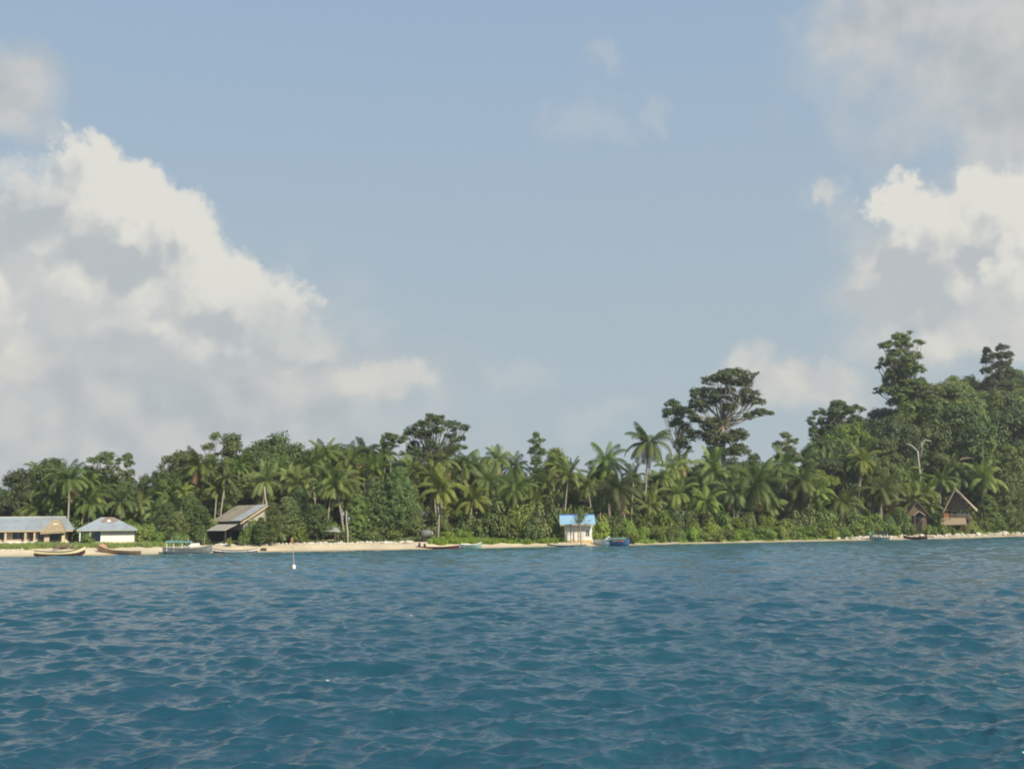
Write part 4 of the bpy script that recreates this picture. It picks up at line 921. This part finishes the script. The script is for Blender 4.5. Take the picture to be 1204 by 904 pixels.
def boat(name, px0, px1, t, dep, hm, im, gm, rl, rr, label, B=1.0, yaw=0, seats=3, cat='boat', lift=-.12, transom=None, group=None, roll=0, pitch=0, strake=None):
    pm = (px0+px1)/2; k = KX(pm); Y = float(shore(k))+t; th = math.atan(k); L = (px1-px0)*Y*math.cos(th)/F/max(.3, math.cos(yaw))
    o = empty(name, (k*Y, Y, max(0, float(gz(k, t)))+lift), -th+yaw, label, cat, group); o.rotation_euler = (roll, pitch, -th+yaw)
    a, bb, g = hull_mesh(L, B, dep, rl, rr, transom=transom)
    h = a.build('hull', hm, o, True); bb.build('inside', im, h, True); g.build('gunwale', gm, o, True)
    for i in range(seats):
        x = L*(-.28+.56*i/max(1, seats-1)); MB().box(x-.12, x+.12, -B*.40, B*.40, dep*.52, dep*.57).build('thwart', im if gm is hm else gm, o)
    if strake:
        q = MB(); n = 26; V = a.v; S_ = []
        for i in range(n+1):
            for j in (0, 1, 7, 8): v = V[i*9+j]; S_.append((v[0], v[1]*1.0+math.copysign(.012, j-4), v[2]+(0 if j in (0, 8) else .0)))
        q.add(S_, [f for i in range(n) for f in ((i*4, i*4+1, i*4+5, i*4+4), (i*4+2, i*4+3, i*4+7, i*4+6))]); q.build('strake', strake, o, True)
    return o, L
boat('wooden_canoe', 41, 101, -1.4, .95, MAROON, CREAMP, MAROON, .25, .75, 'long dark maroon canoe with a cream inside, drawn up before the long house', 1.15, R(3), strake=CREAMP)
boat('wooden_canoe', 115, 166, -.2, .75, WOOD, WOOD, WOOD_L, .85, .15, 'slim brown canoe nosing up the sand before the white hip-roofed house', .9, R(-14), pitch=R(4), lift=.05)
boat('wooden_canoe', 251, 303, -.6, .6, MAROON, WHITEP, REDP, .5, .3, 'low dark red canoe lying below the wooden pavilion', .9, R(2), strake=WHITEP)
o, L = boat('wooden_canoe', 489, 541, -.8, .55, REDP, WOOD_D, MAROON, .25, .45, 'low red canoe with two dark upright posts near its stern', .85)
for i, x in enumerate((-.42, -.30)): MB().tube([(x*L, 0, .15), (x*L, .02, .7), (x*L+.03, 0, 1.1-.15*i)], [.17, .19, .1], 7).build('post', DARK, o)
MB().rock((L*.49, 0, .45), (.22, .2, .22), 5, 1).build('fender', WHITEP, o)
boat('open_boat', 541, 566, -.9, .95, PALEGREEN, PALEGREEN, WHITEP, .1, .35, 'short pale grey-green open boat behind the red canoe bow', 1.3, cat='boat', transom='l')
boat('wooden_canoe', 643, 689, -.7, .45, GREYP, WOOD_L, GREYP, .7, .25, 'long thin grey canoe in the shallows before the blue-roofed hut', .8)
boat('wooden_canoe', 1062, 1090, -.8, .75, MAROON, WOOD, REDP, .5, .4, 'small dark red canoe beached below the small dark thatched hut', 1.0)
# grey covered boat
o, L = boat('covered_boat', 192, 250, -1.6, 1.15, GREYP, WOOD_G, GREYP, .15, .45, 'grey wooden boat with a teal awning and a white cover, moored beside the pavilion', 1.7, R(2), seats=2, transom='l')
for x in (-.42, -.28, -.12, .06):
    for y in (-.62, .62): MB().box(x*L-.035, x*L+.035, y-.03, y+.03, .5, 1.7).build('post', WHITEP, o)
MB().slab([(-.45*L, -.8, 1.72), (.09*L, -.8, 1.66), (.09*L, 0, 1.84), (-.45*L, 0, 1.9)], .05).slab([(-.45*L, 0, 1.9), (.09*L, 0, 1.84), (.09*L, .8, 1.66), (-.45*L, .8, 1.72)], .05).build('awning', TEAL, o)
MB().slab([(.02*L, -.75, 1.25), (.24*L, -.62, 1.32), (.24*L, .62, 1.52), (.02*L, .75, 1.5)], .12).build('white_cover', WHITEP, o)
MB().box(-.40*L, .05*L, -.6, .6, .55, 1.05).build('cabin_side', WOOD_G, o)
for x, h in ((-.33, 2.35), (.0, 2.35), (.33, 2.2)): MB().tube([(x*L, 0, .6), (x*L+.05, 0, h)], .03, 5).build('pole', WOOD_L, o)
# white bow-on boat and blue boat beside the hut
o, L = boat('white_boat', 700, 716, .5, 1.35, WHITEP, GREYP, WHITEP, .1, .5, 'white boat seen nearly bow-on beside the blue boat', 1.4, R(-58), seats=1, transom='l', lift=-.25)
o, L = boat('blue_boat', 714, 740, -.6, 1.15, BLUEH, BLUE, BLUEH, .15, .35, 'deep blue boat with a light teal cover and reddish load', 1.6, R(-6), seats=1, transom='l')
MB().slab([(-.36*L, -.7, 1.22), (.36*L, -.66, 1.2), (.33*L, .6, 1.38), (-.36*L, .65, 1.36)], .08).build('cover', TEAL, o); MB().box(-.22*L, .26*L, -.78, -.72, .74, .98).build('load', mat('faded_red', (.38, .13, .11), .8), o)
for x in (-.3, .3): MB().box(x*L-.03, x*L+.03, -.55, -.48, .4, 1.3).build('post', WOOD, o)
# small canopy boat at right
o, L = boat('canopy_boat', 1022, 1045, -1.1, .85, PALEGREEN, WOOD_G, WOOD_G, .55, .1, 'small teal boat with a dark canopy on light posts, moored off the stony shore', 1.3, R(3), seats=1, transom='r')
MB().slab([(-.22*L, -.68, 1.66), (.47*L, -.68, 1.6), (.47*L, .68, 1.66), (-.22*L, .68, 1.7)], .32).build('canopy', DARK, o)
for x in (-.14, .08, .26, .42):
    for y in (-.52, .52): MB().box(x*L-.04, x*L+.04, y-.03, y+.03, .5, 1.32).build('post', WHITEP, o)
MB().rock((-.46*L, 0, 1.25), (.25, .2, .35), 3, 1).build('bow_cover', TEAL, o)

# ------------------------------------------------------------ small things on the shore
def prop(name, px, t, label, cat, yaw=0, up_=0):
    p = spot(px, t); return empty(name, p+Vector((0, 0, up_)), -math.atan(KX(px))+yaw, label, cat)
o = prop('water_tank', 501.5, 7, 'rounded grey water tank on a dark stand behind the red canoe', 'tank', R(12))
mb = MB(); mb.tube([(-.85, 0, 1.25), (-.78, 0, 1.25), (-.4, 0, 1.25), (.4, 0, 1.25), (.8, 0, 1.25), (.85, 0, 1.25)], [.3, .52, .62, .62, .52, .3], 18); mb.build('tank', mat('grey_tank', (.11, .12, .11), .5, .4, 2, (.20, .2, .17)), o, True)
MB().tube([(.86, 0, 1.25), (.9, 0, 1.25)], .34, 14).build('end_cap', WHITEP, o)
for x in (-.55, .55): MB().box(x-.08, x+.08, -.45, .45, 0, .72).build('stand', WOOD_D, o)
o = prop('wooden_crate', 310.2, 1.2, 'dark open crate sitting at the waterline beside the dark red canoe', 'crate', .2, -.2)
MB().box(-.36, .36, -.3, -.24, 0, .55).box(-.36, .36, .24, .3, 0, .55).build('side', WOOD_D, o); MB().box(-.36, -.3, -.235, .235, 0, .55).box(.3, .36, -.235, .235, 0, .55).build('end', WOOD_D, o); MB().box(-.295, .295, -.235, .235, 0, .05).build('bottom', WOOD, o)
o = prop('driftwood_pile', 80, 5, 'pile of dark brown driftwood logs behind the cream-lined canoe', 'driftwood')
for i in range(9):
    r_ = random.Random(i); x = r_.uniform(-1.2, .8); z = .1+.13*(i//3); MB().tube([(x-.9, r_.uniform(-.4, .4), z), (x, r_.uniform(-.3, .3), z+.08), (x+.9, r_.uniform(-.4, .4), z+r_.uniform(0, .25))], [.08, .1, .05], 6).build('log', WOOD if i % 3 else BARK_DEAD, o)
o = prop('tarpaulin_bundle', 120.5, 4.2, 'orange tarpaulin bundle on the sand at the raised end of the slim brown canoe', 'tarpaulin')
MB().rock((0, 0, .3), (.5, .35, .5), 11, .95).rock((.38, .1, .2), (.35, .3, .35), 12, .9).rock((-.35, 0, .15), (.3, .3, .3), 13, .8).build('bundle', mat('salmon_tarp', (.45, .22, .14), .8, .4), o)
o = prop('tarpaulin', 23, 11, 'long orange tarpaulin spread on the grass before the long house', 'tarpaulin')
V = []; nx, ny = 14, 4
for i in range(nx):
    for j in range(ny): V.append((-1.1+2.2*i/(nx-1), -.45+.9*j/(ny-1), .42+.06*math.sin(i*1.7+j)+.05*math.cos(j*2+i*.6)+.12*j/ny))
MB().add(V, [(i*ny+j, (i+1)*ny+j, (i+1)*ny+j+1, i*ny+j+1) for i in range(nx-1) for j in range(ny-1)]+[]).build('sheet', ORANGE, o)
# stones: one object each
def stones(n, px0, px1, t0, t1, s0, s1, m, label, group, seed):
    r = random.Random(seed); lib = []
    for i in range(8):
        mb = MB(); mb.rock((0, 0, .25), (r.uniform(.8, 1.2), r.uniform(.7, 1), r.uniform(.7, 1)), seed*10+i, .8); q = mb.build('stone', m, smooth_=False); COL.objects.unlink(q); lib.append(q.data)
    for i in range(n):
        px = px0+(px1-px0)*(i+r.uniform(-.4, .6))/n; p = spot(px, r.uniform(t0, t1)); q = bpy.data.objects.new('stone', lib[i % 8]); COL.objects.link(q)
        s = r.uniform(s0, s1)*(1 if r.random() < .85 else 1.4); q.location = p; q.scale = (s, s, s*r.uniform(.6, 1.0)); q.rotation_euler = (r.uniform(-.2, .2), r.uniform(-.2, .2), r.uniform(0, 6.28)); tag(q, label, 'stone', group)
stones(95, 255, 486, 5.2, 7.2, .18, .34, STONE, 'white coral stone in the low bank between pavilion and red canoe', 'white stones banked along the beach', 2)
stones(110, 985, 1215, 2.6, 5.6, .22, .5, STONE, 'pale stone on the stony shore below the thatched huts', 'pale stones on the far right shore', 3)
stones(60, 960, 1215, 2.4, 5.8, .25, .5, STONE_T, 'tan stone on the stony shore below the thatched huts', 'tan stones on the far right shore', 4)
stones(9, 2, 30, 3.8, 4.8, .12, .25, STONE, 'small white stone on the sand before the long house', 'small stones before the long house', 5)
for i, (px, t, L, a, lab) in enumerate([(478, 4.5, 1.2, .1, 'short driftwood log on the sand left of the red canoe'), (1150, 3.6, 2.2, .05, 'pale driftwood log lying below the gabled cottage'), (1098, 4.2, 1.6, .3, 'short driftwood log between the two thatched buildings'), (950, 4.2, 1.8, -.1, 'driftwood log on the beach under the bright bushes'), (612, 3.6, 1.5, .1, 'driftwood log on the sand below the big dark bushes')]):
    p = spot(px, t); q = MB().tube([(-L/2, 0, .1), (0, .08, .16), (L/2, -.05, .12)], [.11, .1, .05], 7).build('driftwood_log', BARK_DEAD, None, True); q.location = p; q.rotation_euler = (0, 0, a); tag(q, lab, 'driftwood')

# marker pole with float
D_b = 3*F/(667.6-(627-14*346/1204)); bx = X(346, D_b); q = empty('marker_buoy', (bx, D_b, .05), .3, 'white float carrying a tall thin pole with a faded red flag, offshore', 'buoy')
s_ = D_b/F
MB().tube([(0, 0, -.22), (0, 0, -.15), (0, 0, .02), (0, 0, .2), (0, 0, .27)], [.08, .13, .15, .12, .05], 14).build('float', WHITEP, q, True)
MB().rock((-.2, -.05, .08), (.12, .12, .14), 4, 1).build('side_float', WOOD, q, True); MB().rock((.24, .05, .12), (.08, .08, .1), 6, 1).build('tie', BLUE, q, True)
MB().tube([(0, 0, .2), (-.06, 0, 1.2), (-.14, 0, 2.42)], [.028, .024, .018], 6).build('pole', WOOD_L, q)
MB().add([(-.14, 0, 2.42), (-.13, 0, 2.05), (-.19, .02, 1.82), (-.27, .05, 2.0), (-.26, .03, 2.32), (-.14, .02, 2.42), (-.13, .02, 2.05), (-.19, .04, 1.82), (-.27, .07, 2.0), (-.26, .05, 2.32)], [(0, 1, 2, 3, 4), (9, 8, 7, 6, 5), (0, 5, 6, 1), (1, 6, 7, 2), (2, 7, 8, 3), (3, 8, 9, 4), (4, 9, 5, 0)]).build('flag', mat('faded_flag', (.42, .13, .12), .8), q)
# drifting flecks of foam
mb = MB()
for px, py in ((483, 722), (386, 797), (1078, 693), (1190, 876)):
    D = 3*F/(py-(627-14*px/1204)); x = X(px, D)
    for j in range(3): mb.rock((x+random.uniform(-.03, .03), D+random.uniform(-.03, .03), random.uniform(.0, .05)), (.014, .014, .012), j, .8)
tag(mb.build('foam', WHITEP), 'tiny white flecks of foam and spray on the waves', 'foam', kind='stuff')

# ------------------------------------------------------------ labels of the plants
ZONES = [(-100, 90, 'behind the long house'), (90, 165, 'behind the hip-roofed house'), (165, 245, 'behind the grey awning boat'), (245, 320, 'around the wooden pavilion'), (320, 425, 'around the tin shelter'),
         (425, 480, 'between shelter and water tank'), (480, 560, 'behind the low red canoe'), (560, 655, 'between red canoe and blue-roofed hut'), (655, 702, 'directly behind the blue-roofed hut'), (702, 800, 'behind the deep blue boat'),
         (800, 920, 'by the giant umbrella tree'), (920, 1050, 'between umbrella tree and canopy boat'), (1050, 1098, 'above the small dark thatched hut'), (1098, 1155, 'above the gabled cottage'), (1155, 1400, 'beyond the gabled cottage')]
ORD = ['first', 'second', 'third', 'fourth', 'fifth', 'sixth', 'seventh', 'eighth', 'ninth']
NOUN = {'palm': 'coconut palm', 'broadleaf_tree': 'leafy broadleaf tree', 'casuarina_tree': 'feathery casuarina tree', 'shrub': 'green bush'}
CAT = {'palm': 'palm tree', 'broadleaf_tree': 'tree', 'casuarina_tree': 'tree', 'shrub': 'shrub'}
from collections import defaultdict
bins = defaultdict(list)
for p in PLANTS:
    CATS = CAT[p['kind']]
    if p['label']: tag(p['o'], p['label'], CATS); continue
    zi = next(i for i, z in enumerate(ZONES) if p['px'] < z[1]); z = ZONES[zi][2]
    if p['kind'] == 'broadleaf_tree':
        row = ('crest' if p['py'] < skyl(p['px'])+9 else 'mid' if p['t'] > 31 else 'low')
        desc = {'crest': 'leafy tree on the skyline', 'mid': 'leafy tree in the middle of the grove', 'low': 'leafy understorey tree of the grove'}[row]
    elif p['kind'] == 'palm': desc = 'coconut palm with its crown low against the bushes' if p['py'] > 575 else 'coconut palm with its crown in the middle of the grove' if p['py'] > 552 else 'coconut palm with its crown near the skyline'
    elif p['kind'] == 'casuarina_tree': desc = 'feathery casuarina'
    else: desc = ['broad bright bush', 'dark dense bush', 'rounded bright bush', 'grey-green soft bush', 'yellow-green bush'][p['v']]+(' on the beach' if p['t'] < 8.5 else ' under the trees')
    bins[(desc, z, CATS)].append(p)
for (desc, z, c), L in bins.items():
    L.sort(key=lambda p: p['px'])
    for i, p in enumerate(L):
        if len(L) == 1: lab = f'{desc} {z}'
        elif len(L) == 2: lab = f'{desc} {z}, {("left", "right")[i]} one of two'
        elif len(L) <= 5: lab = f'{desc} {z}, {ORD[i]} from left'
        else: lab = f'one of the crowded {desc.replace("tree", "trees").replace("palm", "palms").replace("bush", "bushes") if False else desc} kind {z}'; lab = f'{desc} {z}, in the crowd'
        w = lab.split()
        if len(w) > 16: lab = ' '.join(w).replace(' with its crown', ', crown').replace(' towards the frame edge', '').replace(' in the middle of the grove', ' amid the grove').replace(', middle', ', mid')
        if len(lab.split()) > 16: lab = lab.replace('between umbrella tree and canopy boat', 'between umbrella tree and canopy boat').replace('between red canoe and blue-roofed hut', 'between red canoe and blue-roofed hut').replace('by the giant umbrella tree', 'by the giant umbrella tree').replace('between shelter and water tank', 'between tin shelter and water tank').replace(' from left', '')
        tag(p['o'], lab, c, {'palm tree': 'coconut palms of the grove', 'tree': 'trees of the shore forest', 'shrub': 'bushes along the shore'}[c])

# humid sea air
if HAZE:
    m = bpy.data.materials.new('humid_air'); m.use_nodes = True; t = m.node_tree; t.nodes.clear()
    oo = t.nodes.new('ShaderNodeOutputMaterial'); pv = t.nodes.new('ShaderNodeVolumePrincipled'); t.links.new(pv.outputs[0], oo.inputs['Volume'])
    pv.inputs['Density'].default_value = HAZE; pv.inputs['Color'].default_value = (.86, .92, 1, 1); pv.inputs['Anisotropy'].default_value = .1
    hz_ = MB().box(-1500, 1500, -60, 5200, -9, 90).build('haze', m); tag(hz_, 'thin humid haze in the air over the water and island', kind='stuff')
